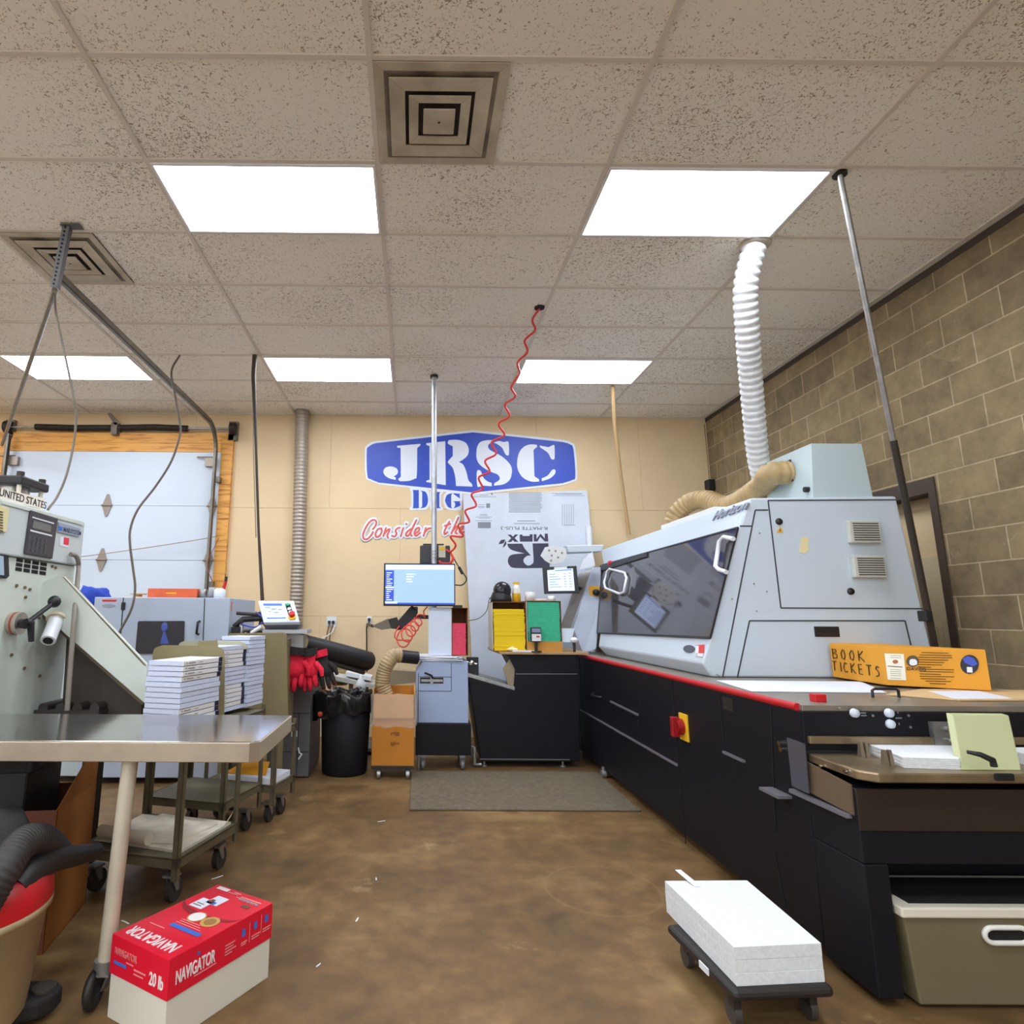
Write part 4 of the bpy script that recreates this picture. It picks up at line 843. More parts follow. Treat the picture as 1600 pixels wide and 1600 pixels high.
b = MB(); b.box(.08, .27, 5.49, 5.498, .73, .75); b.box(.16, .185, 5.485, 5.5, .715, .77); b.build('slide_bar', galv, sl)
b = MB(); b.tube([(.18, 5.48, .76), (.17, 5.46, .785), (.11, 5.45, .81)], .009); b.build('lever', blackpl, sl)
for x, y in ((.1, 5.53), (.44, 5.53), (.1, 5.9), (.44, 5.9)):
    b = MB(); b.box(x-.025, x+.025, y-.025, y+.025, .1, .126); b.prism([(x-.022, y-.02, .1), (x-.022, y+.03, .1), (x-.022, y+.02, .03), (x-.022, y, .03)], (.044, 0, 0)); c_ = b.build('caster', galv, cb)
    b = MB(); b.cyl((x-.012, y, .04), (x+.012, y, .04), .04); b.build('wheel', mat('pale_wheel', (120, 120, 118), .5), c_)
p = V((.06, 5.46, 0)); b = MB(); b.cyl((.06, 5.48, 0), (.06, 5.48, .13), .01); b.build('jack_foot', galv, cb)
# loose papers on the cabinet
r = random.Random(9); b = MB()
for i in range(7):
    a_ = r.uniform(-.15, .15); c_ = V((.2+r.uniform(-.04, .06), 5.68, zt3+.001+i*.006)); ex, ey = V((math.cos(a_), math.sin(a_), 0))*.22, V((-math.sin(a_), math.cos(a_), 0))*.19
    b.prism([c_-ex-ey, c_+ex-ey, c_+ex+ey, c_-ex+ey], (0, 0, .005))
o = b.build('loose_paper', paper); tag(o, 'pile of loose white sheets on the blue-grey feeder cabinet', 'paper stack', kind='stuff')
t = open_box('tall open carton of pink sheets with white flap, on the feeder cabinet papers', .352, .498, 5.53, 5.8, .952, 1.372, nm='tall_carton')
MB().box(.145, .352, 5.545, 5.56, .952, 1.375).build('white_flap', mat('white_carton', (212, 222, 240), .6), t)
col_stack('pink_paper', 'pink sheets stacked in the tall carton', pnk, .359, .48, 5.535, 5.79, .9585, 1.235, 16, .003)
# pole and monitor
px_ = .199
po = thing('support_pole', 'galvanised steel pole from the ceiling behind the monitor', 'pole', (px_, 5.69, 1.35))
b = MB(); b.cyl((px_, 5.69, 1.35), (px_, 5.69, CEIL-.001), .026); b.build('tube', mat('bright_galvanised', (190, 196, 204), .35, .7, noise=.2, nscale=14), po)
b = MB(); b.cyl((px_, 5.69, CEIL-.02), (px_, 5.69, CEIL), .04); b.build('flange', darkmetal, po)
b = MB()
for z in (1.83, 1.86, 1.89): b.cyl((px_, 5.69, z), (px_, 5.69, z+.012), .032)
b.build('cable_tie', galv, po)
mo = thing('monitor', 'wide computer monitor with a pale blue page and black arm at the pole', 'monitor', (.06, 5.5, 1.38))
tl, br_ = PY(600, 880, 5.5), PY(711.5, 947.5, 5.5)
b = MB(); b.box(tl.x, br_.x, 5.5, 5.54, br_.z, tl.z); b.build('bezel', blackpl, mo, bevel=.004)
lit = mat('lit_blue_page', (142, 172, 245), .3, emit=.45)
sl_, sr, sb, st_ = tl.x+.014, br_.x-.01, br_.z+.022, tl.z-.012
b = MB(); b.box(sl_, sr, 5.4975, 5.5, sb, st_); s1 = b.build('screen', lit, mo)
b = MB(); b.box(sl_, sl_+.078, 5.4955, 5.4975, sb+.02, st_-.052); b.box(sl_, sr, 5.4955, 5.4975, sb-.006, sb+.008); b.build('side_menu', mat('menu_blue', (44, 76, 190), .4, emit=.35), s1)
b = MB()
b.box(sl_+.006, sr, 5.4955, 5.4975, st_-.042, st_-.004)
b.box(sl_+.004, sl_+.11, 5.4945, 5.497, sb+.001, sb+.016)
for i in range(14):
    if i == 6: continue
    b.box(sl_+.012, sl_+.03+.045*r.random(), 5.494, 5.4955, sb+.03+i*.0185, sb+.036+i*.0185)
b.box(sl_+.004, sl_+.078, 5.494, 5.4955, sb+.138, sb+.15)
for i in range(4): b.box(sl_+.19, sl_+.23+.06*r.random(), 5.4955, 5.4975, st_-.09-i*.022, st_-.083-i*.022)
b.build('page_header', mat('menu_white', (206, 220, 250), .4, emit=.7), s1)
b = MB(); b.box(sr-.01, sr+.075, 5.52, 5.56, br_.z-.012, br_.z+.012); b.build('bracket', blackpl, mo)
b = MB(); b.box(.02, .26, 5.54, 5.6, 1.5, 1.66); b.cyl((px_, 5.66, 1.58), (px_, 5.6, 1.58), .04); b.build('rear_mount', blackpl, mo)
pc = thing('computer', 'small black computer behind the pole above the monitor', 'computer', (.17, 5.8, 1.75))
p, q = PY(656, 882, 5.78), PY(703, 853, 5.78)
b = MB(); b.box(p.x, q.x, 5.74, 5.84, p.z, q.z); b.build('case', mat('dark_grey_case', (54, 54, 60), .5), pc, bevel=.012)
b = MB(); b.box(p.x+.03, q.x-.06, 5.76, 5.83, q.z, q.z+.018); b.build('top_unit', blackpl, pc)
lx = PY(691, 858, 5.735); b = MB(); b.box(lx.x-.035, lx.x+.03, 5.731, 5.738, lx.z-.08, lx.z+.035); l_ = b.build('label', mat('pale_label', (206, 206, 186), .7), pc)
b = MB(); b.box(lx.x-.03, lx.x+.026, 5.729, 5.732, lx.z-.01, lx.z+.022); b.build('yellow_band', yellowpl, l_)
b = MB(); b.box(px_-.02, px_+.02, 5.71, 5.75, 1.78, 1.86); b.build('pole_clamp', darkmetal, pc)
# monitor arm
ar = mo
def AP(x, y, Y=5.7): return PY(x, y, Y)
b = MB(); b.prism([AP(641, 948), AP(653, 948), AP(653, 958), AP(632, 983), AP(620, 985), AP(620, 972)], (0, .05, 0)); b.build('arm_link', blackpl, ar, bevel=.008)
b = MB(); b.prism([AP(605, 968), AP(620, 964), AP(628, 984), AP(610, 982)], (0, .06, 0)); b.build('arm_elbow', darkmetal, ar, bevel=.008)
b = MB(); b.prism([AP(580, 978), AP(607, 966), AP(612, 982), AP(596, 984)], (0, .05, 0)); b.build('arm_link', mat('grey_link', (118, 108, 94), .5), ar, bevel=.006)
b = MB(); b.tube([AP(582, 978, 5.73), AP(575, 975, 6.4), AP(574, 976, BACK)], .015); b.build('arm_rod', darkmetal, ar)
b = MB(); b.box(AP(648, 960).x, AP(671, 966).x, 5.66, 5.7, AP(650, 967).z, AP(650, 961).z); b.build('arm_tray', blackpl, ar)
b = MB(); b.tube([AP(650, 952), AP(645, 950, 5.62), AP(640, 940, 5.6)], .012); b.build('link_pin', darkmetal, ar)
# ================================================================ red coiled air hoses
rc = mat('red_air_hose', (224, 60, 52), .35)
path = [PZ(843, 482, CEIL)]+[PY(x, y, Y) for x, y, Y in ((832, 500, 4.45), (836, 516, 4.55), (820, 532, 4.65), (824, 550, 4.75), (809, 566, 4.85), (812, 583, 4.95), (806, 592, 4.98), (799, 606, 5.05), (805, 620, 5.1), (789, 632, 5.15), (796, 650, 5.2), (779, 662, 5.25), (788, 680, 5.3), (768, 691, 5.32), (775, 709, 5.35), (758, 720, 5.38), (765, 737, 5.4), (748, 746, 5.42), (754, 764, 5.45), (737, 772, 5.48), (744, 790, 5.5), (727, 798, 5.52), (733, 815, 5.54), (716, 820, 5.56), (723, 838, 5.58), (704, 838, 5.6), (712, 852, 5.63), (704, 862, 5.68), (697, 859, 5.715))]
hs = thing('air_hose', 'long red coiled air hose hanging from a hole in the ceiling', 'hose', PZ(843, 482, CEIL))
b = MB(); b.tube(spline(path, 7), .0095, 8); b.build('coil', rc, hs)
p = PZ(843, 481, CEIL); b = MB(); b.cyl(p+V((0, 0, -.004)), p+V((0, 0, .005)), .04, n=16); b.build('ceiling_hole', seam, hs)
h2 = thing('air_hose', 'short red coiled air hose looping below the monitor', 'hose', PY(650, 980, 5.62))
pts = [PY(668, 948, 5.6), PY(662, 955, 5.6)]; A_, B_ = PY(658, 965, 5.6), PY(628, 1000, 5.6)
d_ = (B_-A_)
for i in range(0, 5*14+1):
    u = i/(5*14); an = 2*math.pi*5*u; pts.append(A_+d_*u+V((.05*math.cos(an)*(.7+.6*u), .05*math.sin(an), .06*math.sin(an)*(.6+.6*u))))
pts += [PY(620, 1000, 5.6), PY(617, 990, 5.6), PY(624, 978, 5.62)]
b = MB(); b.tube(spline(pts, 2), .0065, 6); b.build('coil', rc, h2)
h3 = MB(); h3.tube(spline([PY(704, 864, 5.7), PY(708, 872, 5.68), PY(703, 880, 5.69), PY(690, 880, 5.7), PY(686, 877, 5.72)], 6), .012, 8); o = h3.build('air_hose', rc); tag(o, 'red hose bend beside the small black computer', 'hose')
def cable(label, pts, r, m, cat='cable', name='cable', k=6):
    o = MB().tube(spline(pts, k), r, 7).build(name, m, loc=pts[-1]); return tag(o, label, cat)
cable('thin black lead looping out right of the monitor', [PY(711, 914, 5.53), PY(722, 914, 5.55), PY(729, 905, 5.58), PY(722, 893, 5.6), PY(715, 883, 5.65), PY(707, 868, 5.8)], .006, blackpl)
o = MB().cyl(PY(717, 886, 5.58), PY(723, 897, 5.58), .014, n=10).build('cable_plug', blackpl); tag(o, 'black inline plug on the lead right of the monitor', 'plug')
# ================================================================ boxes on a dolly, trash can, hoses, grey locker, gloves
kd = thing('dolly', 'small wheeled dolly under the two brown boxes by the feeder cabinet', 'dolly', (-.155, 5.33, 0))
X0, X1 = -.325, .02
b = MB(); b.box(X0, X1, 5.2, 5.52, .075, .1); b.build('platform', darkmetal, kd, bevel=.003)
for x in (X0+.06, X1-.05):
    for y in (5.215, 5.48):
        b = MB(); b.box(x-.022, x+.022, y-.015, y+.03, .055, .076); c_ = b.build('caster', darkmetal, kd); b = MB(); b.cyl((x-.013, y, .035), (x+.013, y, .035), .035); b.build('wheel', galv, c_)
k2 = mat('golden_cardboard', (190, 122, 34), .75, noise=.08, nscale=4); k3 = mat('pale_cardboard', (214, 158, 92), .7, noise=.12, nscale=6)
lo_ = thing('cardboard_box', 'lower golden cardboard box on the small dolly', 'box', (-.155, 5.36, .1005))
b = MB(); b.box(X0, X1, 5.2, 5.52, .1005, .405); b.build('carton', k2, lo_, bevel=.004)
b = MB()
for dz in (.33, .25):
    for k in range(6): b.box(-.17+.012*k, -.163+.012*k, 5.197, 5.2, dz+.02*random.random(), dz+.03+.01*random.random())
b.build('printed_marks', mat('box_print', (110, 66, 22), .8), lo_)
up2 = thing('cardboard_box', 'upper open pale cardboard box wrapped in clear film, with a hose going in', 'box', (-.155, 5.36, .406))
ub0, ub1 = .47, .672
b = MB(); b.box(X0, X1+.005, 5.2, 5.208, ub0, ub1-.015); b.build('front_panel', k3, up2)
b = MB(); b.box(X0, X0+.008, 5.2, 5.52, ub0, ub1+.02); b.build('side_panel', k3, up2); b = MB(); b.box(X1-.003, X1+.005, 5.2, 5.52, ub0, ub1+.02); b.build('side_panel', k3, up2)
b = MB(); b.box(X0, X1, 5.512, 5.52, ub0, ub1+.025); b.build('back_panel', k2, up2)
b = MB(); b.box(X0+.01, X1-.004, 5.215, 5.51, .406, ub0); b.build('bottom_panel', k2, up2)
film = mat('clear_film', (236, 226, 210), .15, alpha=.28, bump=.6, bscale=14)
b = MB(); n = 40; ring0 = []
for j, z in enumerate((.4, .43, .47, .56, .66)):
    row = []
    for i in range(n):
        u = i/n*4; s_ = int(u); f_ = u-s_; c4 = [(X0-.012, 5.19), (X1+.016, 5.19), (X1+.016, 5.53), (X0-.012, 5.53)]; a_, c_ = c4[s_], c4[(s_+1) % 4]
        w_ = .008*math.sin(i*2.3+j*1.7)*(1.5 if j < 3 else .6)
        x, y = a_[0]+(c_[0]-a_[0])*f_, a_[1]+(c_[1]-a_[1])*f_; cx_, cy_ = (X0+X1)/2, 5.36; d_ = V((x-cx_, y-cy_, 0)).normalized()
        row.append(b.bm.verts.new((x+d_.x*w_, y+d_.y*w_, z+.01*math.sin(i*1.3))))
    if j:
        for i in range(n): b.face([ring0[i], ring0[(i+1) % n], row[(i+1) % n], row[i]], True)
    ring0 = row
b.build('clear_film', film, up2)
pth = spline([PY(612, 1085, 5.36), PY(596, 1068, 5.36), PY(595, 1055, 5.36), PY(601, 1040, 5.36), PY(610, 1026, 5.36), PY(622, 1023, 5.36), PY(628, 1025, 5.36)], 10)
pth = [PY(604, 1088, 5.36), *spline([PY(597, 1070, 5.36), PY(600, 1050, 5.36), PY(607, 1034, 5.36), PY(616, 1024, 5.38), PY(626, 1024, 5.4)], 8)]
o = ribbed(pth, .062, .022, .1).build('vacuum_hose', mat('clear_brown_hose', (176, 152, 112), .35, noise=.3, nscale=12), loc=pth[0]); tag(o, 'ribbed beige hose bending down into the open cardboard box', 'hose')
o = MB().cyl(PY(624, 1025, 5.4), PY(652, 1028, 5.46), .055).build('hose_end', blackpl); tag(o, 'black pipe from the ribbed hose to the feeder cabinet', 'pipe')
# trash can
tc_ = thing('trash_can', 'tall black trash can with a black bag liner by the back wall', 'trash can', (-.565, 5.42, 0))
b = MB(); b.lathe((-.565, 5.42, 0), [(0, 0), (.178, 0), (.19, .02), (.213, .6), (.2, .6), (.178, .03), (0, .03)], 32); b.build('barrel', mat('black_can', (22, 22, 28), .65, spec=.25), tc_)
b = MB(); n = 64; prev = None
for r_, z_ in ((.185, .52), (.198, .62), (.216, .655), (.232, .64), (.237, .58), (.231, .5)):
    row = []
    for i in range(n):
        a_ = 2*math.pi*i/n; wv = .012*math.sin(a_*11+z_*30)+.01*math.sin(a_*23+z_*70)+.007*math.sin(a_*17-z_*110)
        low = (.07*max(0, math.sin(a_*1.5+2.6)) if z_ < .6 and r_ > .225 else 0); fl_ = .04*max(0, math.cos(a_-3.5))**6 if r_ > .21 else 0
        row.append(b.bm.verts.new((-.565+(r_+wv+fl_)*math.cos(a_), 5.42+(r_+wv)*math.sin(a_), z_-low+.015*math.sin(a_*7))))
    if prev:
        for i in range(n): b.face([prev[i], prev[(i+1) % n], row[(i+1) % n], row[i]], True)
    prev = row
b.build('bag_liner', mat('black_bag', (26, 26, 30), .22), tc_)
b = MB(); p = PY(500, 1116, 5.22); b.ball(p, .022); b.build('orange_tie', mat('orange_tie', (190, 70, 30), .5), tc_)
# black exhaust tube
et = thing('exhaust_pipe', 'thick black exhaust pipe slanting right above the trash can', 'pipe', PY(530, 1020, 5.25))
p0, p1 = PY(474, 1006, 4.95), PY(580, 1034, 5.35)
b = MB(); b.tube([p0, p0.lerp(p1, .5), p0.lerp(p1, .96), p1], [.075, .08, .08, .062], 20); b.build('pipe', mat('matt_black_pipe', (34, 33, 34), .5), et)
dd_ = (p1-p0).normalized()
b = MB(); b.tube([p0+V((.02, -.02, -.085)), p1+V((-.06, -.02, -.085))], .022, 8); b.build('lower_rail', mat('grey_black_rail', (66, 62, 60), .5), et)
o = ribbed([p0-dd_*.16+V((0, 0, .01)), p0+dd_*.01], .07, .02, .12).build('ribbed_cuff', mat('beige_ribbed_cuff', (168, 146, 108), .4), et)
o = ribbed([PY(530, 1012, 6.4), PY(531, 1040, 6.4), PY(530, 1070, 6.4)], .085, .03, .1).build('duct_hose', hosem); tag(o, 'beige ribbed duct standing behind the black exhaust pipe', 'hose')
# grey machine locker under the gloves
gl = thing('machine_cabinet', 'dark grey machine cabinet left of the trash can', 'cabinet', (-.92, 5.45, 0))
gc = mat('dark_grey_panel', (96, 94, 98), .5)
b = MB(); b.box(-1.18, -.835, 5.22, 5.8, .01, 1.0); b.build('body', gc, gl, bevel=.004)
b = MB()
fl(-1.16, .5, -.84, .5, 5.22); fl(-1.16, .2, -.84, .2, 5.22); fl(-.93, .02, -.93, .5, 5.22); b.build('panel_joint', seam, gl)
b = MB(); q0 = PY(455, 1147, 5.217); b.box(q0.x, q0.x+.05, 5.215, 5.22, q0.z-.02, q0.z+.025); b.build('label', whitepl, gl)
b = MB(); b.box(-.99, -.91, 5.215, 5.22, .73, .78); b.build('label', mat('beige_label', (176, 164, 140), .6), gl)
b = MB(); p = PY(466, 1168, 5.2); b.tube([p, p+V((.01, 0, -.04)), p+V((.03, 0, -.05)), p+V((.005, 0, -.09))], .007); b.build('white_cable_end', whitepl, gl)
# shelf with white trays behind the can
sh = thing('shelf_unit', 'beige metal rack with white trays behind the trash can', 'shelf', (-.5, 6.2, .3))
b = MB(); b.prism([PY(508, 1053, 6.0), PY(585, 1070, 6.0), PY(585, 1076, 6.0), PY(508, 1060, 6.0)], (0, .4, 0)); b.build('tray', mat('white_tray', (196, 196, 190), .5), sh)
b = MB(); b.prism([PY(540, 1050, 6.05), PY(580, 1058, 6.05), PY(580, 1064, 6.05), PY(540, 1056, 6.05)], (0, .25, 0)); b.build('tray', whitepl, sh)
for x in (522, 548, 572):
    p = PY(x, 1078, 6.05); b = MB(); b.box(p.x-.02, p.x+.02, 6.05, 6.1, .05, p.z+.06); b.build('support', mat('beige_support', (150, 134, 108), .6), sh)
b = MB(); b.box(-.75, .0, 6.05, 6.45, .03, .06); b.build('lower_shelf', gc, sh)
b = MB(); p = PY(558, 1098, 5.6); 
b.lathe((p.x, 5.95, .6), [(0, 0), (.05, 0), (.05, .06), (.02, .11), (.018, .18), (0, .18)], 16); b.build('bottle', whitepl, sh)
b = MB(); b.prism([PY(600, 1046, 6.2), PY(655, 1050, 6.2), PY(655, 1066, 6.2), PY(600, 1072, 6.2)], (0, .2, 0)); b.build('beam', mat('beige_beam', (160, 144, 116), .6), sh)
# gloves
def glove(name, label, m, m2, O, R, U, N, s, tilt):
    t = thing(name, label, 'glove', O, 'red work gloves hanging by the exhaust pipe')
    R, U, N = V(R).normalized(), V(U).normalized(), V(N).normalized()
    def w_(x, y, z): return V(O)+R*x*s+U*y*s+N*z*s
    b = MB()
    # palm: rounded slab hanging from the cuff
    secs = [(0, .055, .028), (-.03, .05, .026), (-.06, .062, .03), (-.1, .068, .03), (-.135, .062, .024)]; prev = None
    for y, hx, hz in secs:
        row = [b.bm.verts.new(w_(hx*math.cos(2*math.pi*i/14)+tilt*y, y, hz*math.sin(2*math.pi*i/14))) for i in range(14)]
        if prev:
            for i in range(14): b.face([prev[i], prev[(i+1) % 14], row[(i+1) % 14], row[i]], True)
        prev = row
    b.face(prev)
    b.build('palm', m, t)
    for i, (x, l_) in enumerate(((-.05, .075), (-.018, .1), (.016, .095), (.048, .07))):
        b = MB(); x0 = x+tilt*-.13
        b.tube([w_(x0, -.12, 0), w_(x0+.3*x*.3, -.12-l_*.5, .012), w_(x0+.3*x*.4, -.12-l_*.85, .008), w_(x0+.3*x*.4, -.12-l_, .0)], [.016*s, .0165*s, .014*s, .007*s], 10); f_ = b.build('finger', m, t)
        b = MB(); b.tube([w_(x0+.3*x*.4, -.12-l_*.72, .009), w_(x0+.3*x*.4, -.12-l_*1.0, .0)], [.0158*s, .009*s], 10); b.build('fingertip', m2, f_)
    b = MB(); b.tube([w_(.05, -.05, .01), w_(.085, -.085, .02), w_(.09, -.125, .02)], [.017*s, .017*s, .01*s], 10); b.build('thumb', m, t)
    b = MB(); b.tube([w_(0, .03, 0), w_(0, -.012, 0)], [.058*s, .054*s], 14); o = b.build('cuff', m2, t)
    return t
gr = mat('red_glove_fabric', (232, 30, 62), .8, noise=.25, nscale=40); gk = mat('black_glove_fabric', (40, 38, 38), .85)
glove('work_glove', 'red work glove hanging nearest the olive hopper plate', gr, gk, PY(463, 1019, 4.85), (1, .2, 0), (.12, 0, 1), (0, -1, 0), 1.4, .0)
glove('work_glove', 'red work glove hanging in the middle below the exhaust pipe', gr, gk, PY(481, 1022, 4.9), (1, -.3, 0), (-.1, 0, 1), (0, -1, 0), 1.3, .1)
glove('work_glove', 'dark work glove with red fingertips hanging at right above the trash can', gk, gr, PY(499, 1024, 4.98), (1, .4, 0), (-.28, 0, 1), (0, -1, 0), 1.25, .0)
# wall sockets and cords
for x0, y0, x1, y1, lab_ in ((510, 963, 526, 979, 'white double wall outlet with two plugs, below the flexible grey duct'), (573, 963, 581, 975, 'single white wall outlet with a black cord, left of the monitor arm')):
    p, q = PY(x0, y1, BACK), PY(x1, y0, BACK); t = thing('wall_outlet', lab_, 'outlet', ((p.x+q.x)/2, BACK, p.z))
    b = MB(); b.box(p.x, q.x, BACK-.008, BACK, p.z, q.z); b.build('plate', whitepl, t, bevel=.003)
    for i in range(2 if x1-x0 > 10 else 1):
        cx_ = p.x+(q.x-p.x)*(.3+.4*i if x1-x0 > 10 else .5); b = MB(); b.box(cx_-.015, cx_+.015, BACK-.035, BACK-.008, p.z+.03, p.z+.065); b.build('plug', blackpl, t, bevel=.004)
cable('brown cord dropping from the double wall outlet', [PY(515, 974, BACK-.03), PY(511, 990, BACK-.05), PY(508, 1010, BACK-.04), PY(507, 1040, BACK-.05)], .006, brownwire)
cable('second brown cord dropping from the double wall outlet', [PY(520, 976, BACK-.03), PY(516, 990, BACK-.05), PY(515, 1010, BACK-.04), PY(516, 1040, BACK-.06)], .006, brownwire)
cable('white cord curving left from the double wall outlet', [PY(523, 977, BACK-.03), PY(519, 988, BACK-.06), PY(508, 995, BACK-.1), PY(495, 1002, BACK-.2)], .007, whitepl)
cable('black cord dropping from the single outlet', [PY(577, 972, BACK-.04), PY(573, 980, BACK-.04), PY(573, 1000, BACK-.04), PY(573, 1050, BACK-.04)], .008, blackpl)
cable('thin wire across the insulation board to the yellow sheet box', [PY(732, 970, 6.0), PY(748, 966, 6.2), PY(760, 955, 6.3), PY(764, 938, 6.0), PY(770, 930, 5.85)], .004, brownwire)
# ================================================================ hanging ducts, poles, cords
def ppath(pts): return [PY(x, y, Y) for x, y, Y in pts]
gd_ = thing('flexible_duct', 'grey ribbed flexible duct running down the back wall from the ceiling', 'duct', (-1.32, 6.8, 1.0))
top = PZ(472, 645, CEIL-.005); top.y = 6.8
ribbed([V((-1.315, 6.8, CEIL)), *[PY(x, y, 6.8) for x, y in ((471, 700), (469, 780), (467, 860), (464, 930), (462, 960), (462, 1000))]], .075, .042, .16).build('hose', mat('grey_duct', (166, 156, 144), .45, .5), gd_)
MB().cyl((-1.315, 6.8, CEIL-.02), (-1.315, 6.8, CEIL), .09).build('collar', galv, gd_)
wd = thing('white_duct_hose', 'white ribbed duct hose from the ceiling to the binding machine top', 'duct', (2.2, 3.9, 2.2))
c0 = PZ(1180, 382, CEIL)
ribbed(spline([c0, PY(1176, 395, c0.y+.02), PY(1165, 450, 3.6), PY(1168, 520, 3.75), PY(1173, 590, 3.95), PY(1179, 660, 4.15), PY(1184, 710, 4.3), PY(1191, 745, 4.4), PY(1198, 770, 4.45)], 10), .07, .05, .17).build('hose', mat('white_hose', (226, 230, 234), .4), wd)
MB().cyl(c0+V((0, 0, -.012)), c0+V((0, 0, .004)), .095).build('collar', mat('ceiling_collar', (200, 190, 172), .6), wd)
cp_ = thing('conduit_pole', 'thin leaning steel conduit pole from the ceiling in front of the machine end', 'pole', PY(1460, 1010, 3.45))
a_, e_ = PZ(1312, 272, CEIL), PY(1461, 1012, 3.5); m_ = a_.lerp(e_, .55)
MB().cyl(a_, m_, .014, n=14).build('upper_tube', galv, cp_)
MB().cyl(m_, e_, .018, n=14).build('lower_sleeve', mat('dark_sleeve', (58, 52, 46), .5, .3), cp_)
MB().cyl(a_+V((0, 0, -.01)), a_+V((0, 0, .004)), .035).build('flange', darkmetal, cp_)
p = a_.lerp(e_, .93); MB().box(p.x-.04, p.x+.0, p.y-.03, p.y+.03, p.z-.03, p.z+.03).build('clip', blackpl, cp_, bevel=.004)
tanp = mat('tan_conduit', (206, 172, 124), .5)
o = MB().tube([PZ(957, 603, CEIL), PY(960, 660, 6.2), PY(968, 730, 6.5), PY(975, 780, 6.7), PY(983, 835, 6.85)], .02, 10).build('conduit', tanp, loc=PY(983, 835, 6.85)); tag(o, 'tan painted conduit leaning from the ceiling right of the wall sign', 'conduit')
dc = thing('drop_cord', 'dark drop cord hanging straight from the ceiling left of the grey duct', 'cord', PY(410, 935, 5.1))
a_ = PZ(398, 555, CEIL)
MB().tube([a_, V((a_.x, a_.y, CEIL-.2)), PY(400, 700, 5.18), PY(404, 830, 5.15), PY(410, 938, 5.1)], [.022, .022, .012, .011, .016], 8).build('cord', mat('dark_cord', (58, 46, 38), .6), dc)
MB().tube([a_+V((-.015, 0, 0)), PY(396, 700, 5.2), PY(400, 840, 5.16)], .006, 6).build('pale_wire', mat('pale_wire', (150, 138, 120), .6), dc)
cable('grey cord curling from the ceiling down to the folding machine', [PZ(281, 555, CEIL)]+ppath(((268, 580, 5.2), (273, 615, 5.15), (281, 660, 5.1), (281, 680, 5.1), (268, 720, 5.05), (243, 760, 5.0), (216, 795, 4.95), (204, 825, 4.93), (203, 850, 4.9), (208, 890, 4.9), (211, 920, 4.9), (205, 952, 4.88), (185, 990, 4.86))), .0095, mat('grey_cord', (100, 92, 82), .6), 'cord', 'cord')
# garage door hardware
RZ = 3.44
tr_ = thing('door_track', 'steel overhead door track running along the ceiling to the garage door', 'door track', (GDX1-.01, 6.8, 0))
tk = mat('track_steel', (122, 116, 106), .45, .6, noise=.2, nscale=12)
end = PX(95, 440, GDX1-.0); yz = end.y
tx = GDX1-.02
def chan(path, nrm_, w_=.05, d_=.032):
    b = MB(); 
    for off, ww in ((0, .003),):
        for i in range(len(path)-1):
            a, c = path[i], path[i+1]; t_ = (c-a).normalized(); n = V(nrm_); s_ = t_.cross(n).normalized()
            b.hexa([a-s_*w_/2, a+s_*w_/2, c+s_*w_/2, c-s_*w_/2, a-s_*w_/2+n*.004, a+s_*w_/2+n*.004, c+s_*w_/2+n*.004, c-s_*w_/2+n*.004])
            for q in (-1, 1): b.hexa([a+s_*q*w_/2, a+s_*q*(w_/2-.004), c+s_*q*(w_/2-.004), c+s_*q*w_/2, a+s_*q*w_/2+n*d_, a+s_*q*(w_/2-.004)+n*d_, c+s_*q*(w_/2-.004)+n*d_, c+s_*q*w_/2+n*d_])
    return b
curve = [V((tx, 6.8-.3*(1-math.cos(t*math.pi/16))*0-.3+.3*math.sin(t*math.pi/16), RZ-.3+.3*math.cos(t*math.pi/16))) for t in range(9)]
path = [V((tx, yz, RZ))]+curve+[V((tx, 6.8, .1))]
chan(path, (-1, 0, 0)).build('rail', tk, tr_)
MB().box(tx-.004, tx+.05, 6.8, BACK-.055, 2.8, 2.86).build('wall_bracket', tk, tr_)
MB().box(tx-.004, tx+.05, 6.8, BACK-.055, 1.6, 1.66).build('wall_bracket', tk, tr_)
hg = thing('track_hanger', 'perforated angle iron hanging from the ceiling to the door track end', 'bracket', (tx, yz, RZ))
ht, hbm = PZ(103, 350, CEIL), V((tx+.0, yz, RZ-.06))
b = MB(); d_ = hbm-ht; L_ = d_.length; u_ = d_.normalized()
hbm2 = PY(83, 448, yz-.1)
b.prism([ht+V((-.02, 0, 0)), ht+V((.02, 0, 0)), hbm2+V((.02, 0, 0)), hbm2+V((-.02, 0, 0))], (0, .004, 0)); b.prism([ht+V((.02, 0, 0)), ht+V((.02, .035, 0)), hbm2+V((.02, .035, 0)), hbm2+V((.02, 0, 0))], (.004, 0, 0))
b.box(ht.x-.03, ht.x+.09, ht.y-.01, ht.y+.04, CEIL-.012, CEIL-.0045); b.build('angle_iron', mat('grey_angle_iron', (104, 102, 104), .5, .6), hg)
b = MB()
for i in range(15):
    p = ht.lerp(hbm2, .05+.9*i/14); b.cyl(p+V((0, -.002, 0)), p+V((0, .001, 0)), .007, n=8)
b.build('hole', seam, hg)
MB().cyl(hbm2+V((0, .01, .02)), V((tx, yz+.03, RZ)), .012).build('bolt', darkmetal, hg)
cd = thing('door_conduit', 'straight grey conduit slanting from the track hanger to the far left door corner', 'conduit', PY(5, 690, 6.6))
MB().cyl(hbm2+V((0, .02, -.01)), PY(3, 695, 6.6), .017, n=12).build('tube', tk, cd)
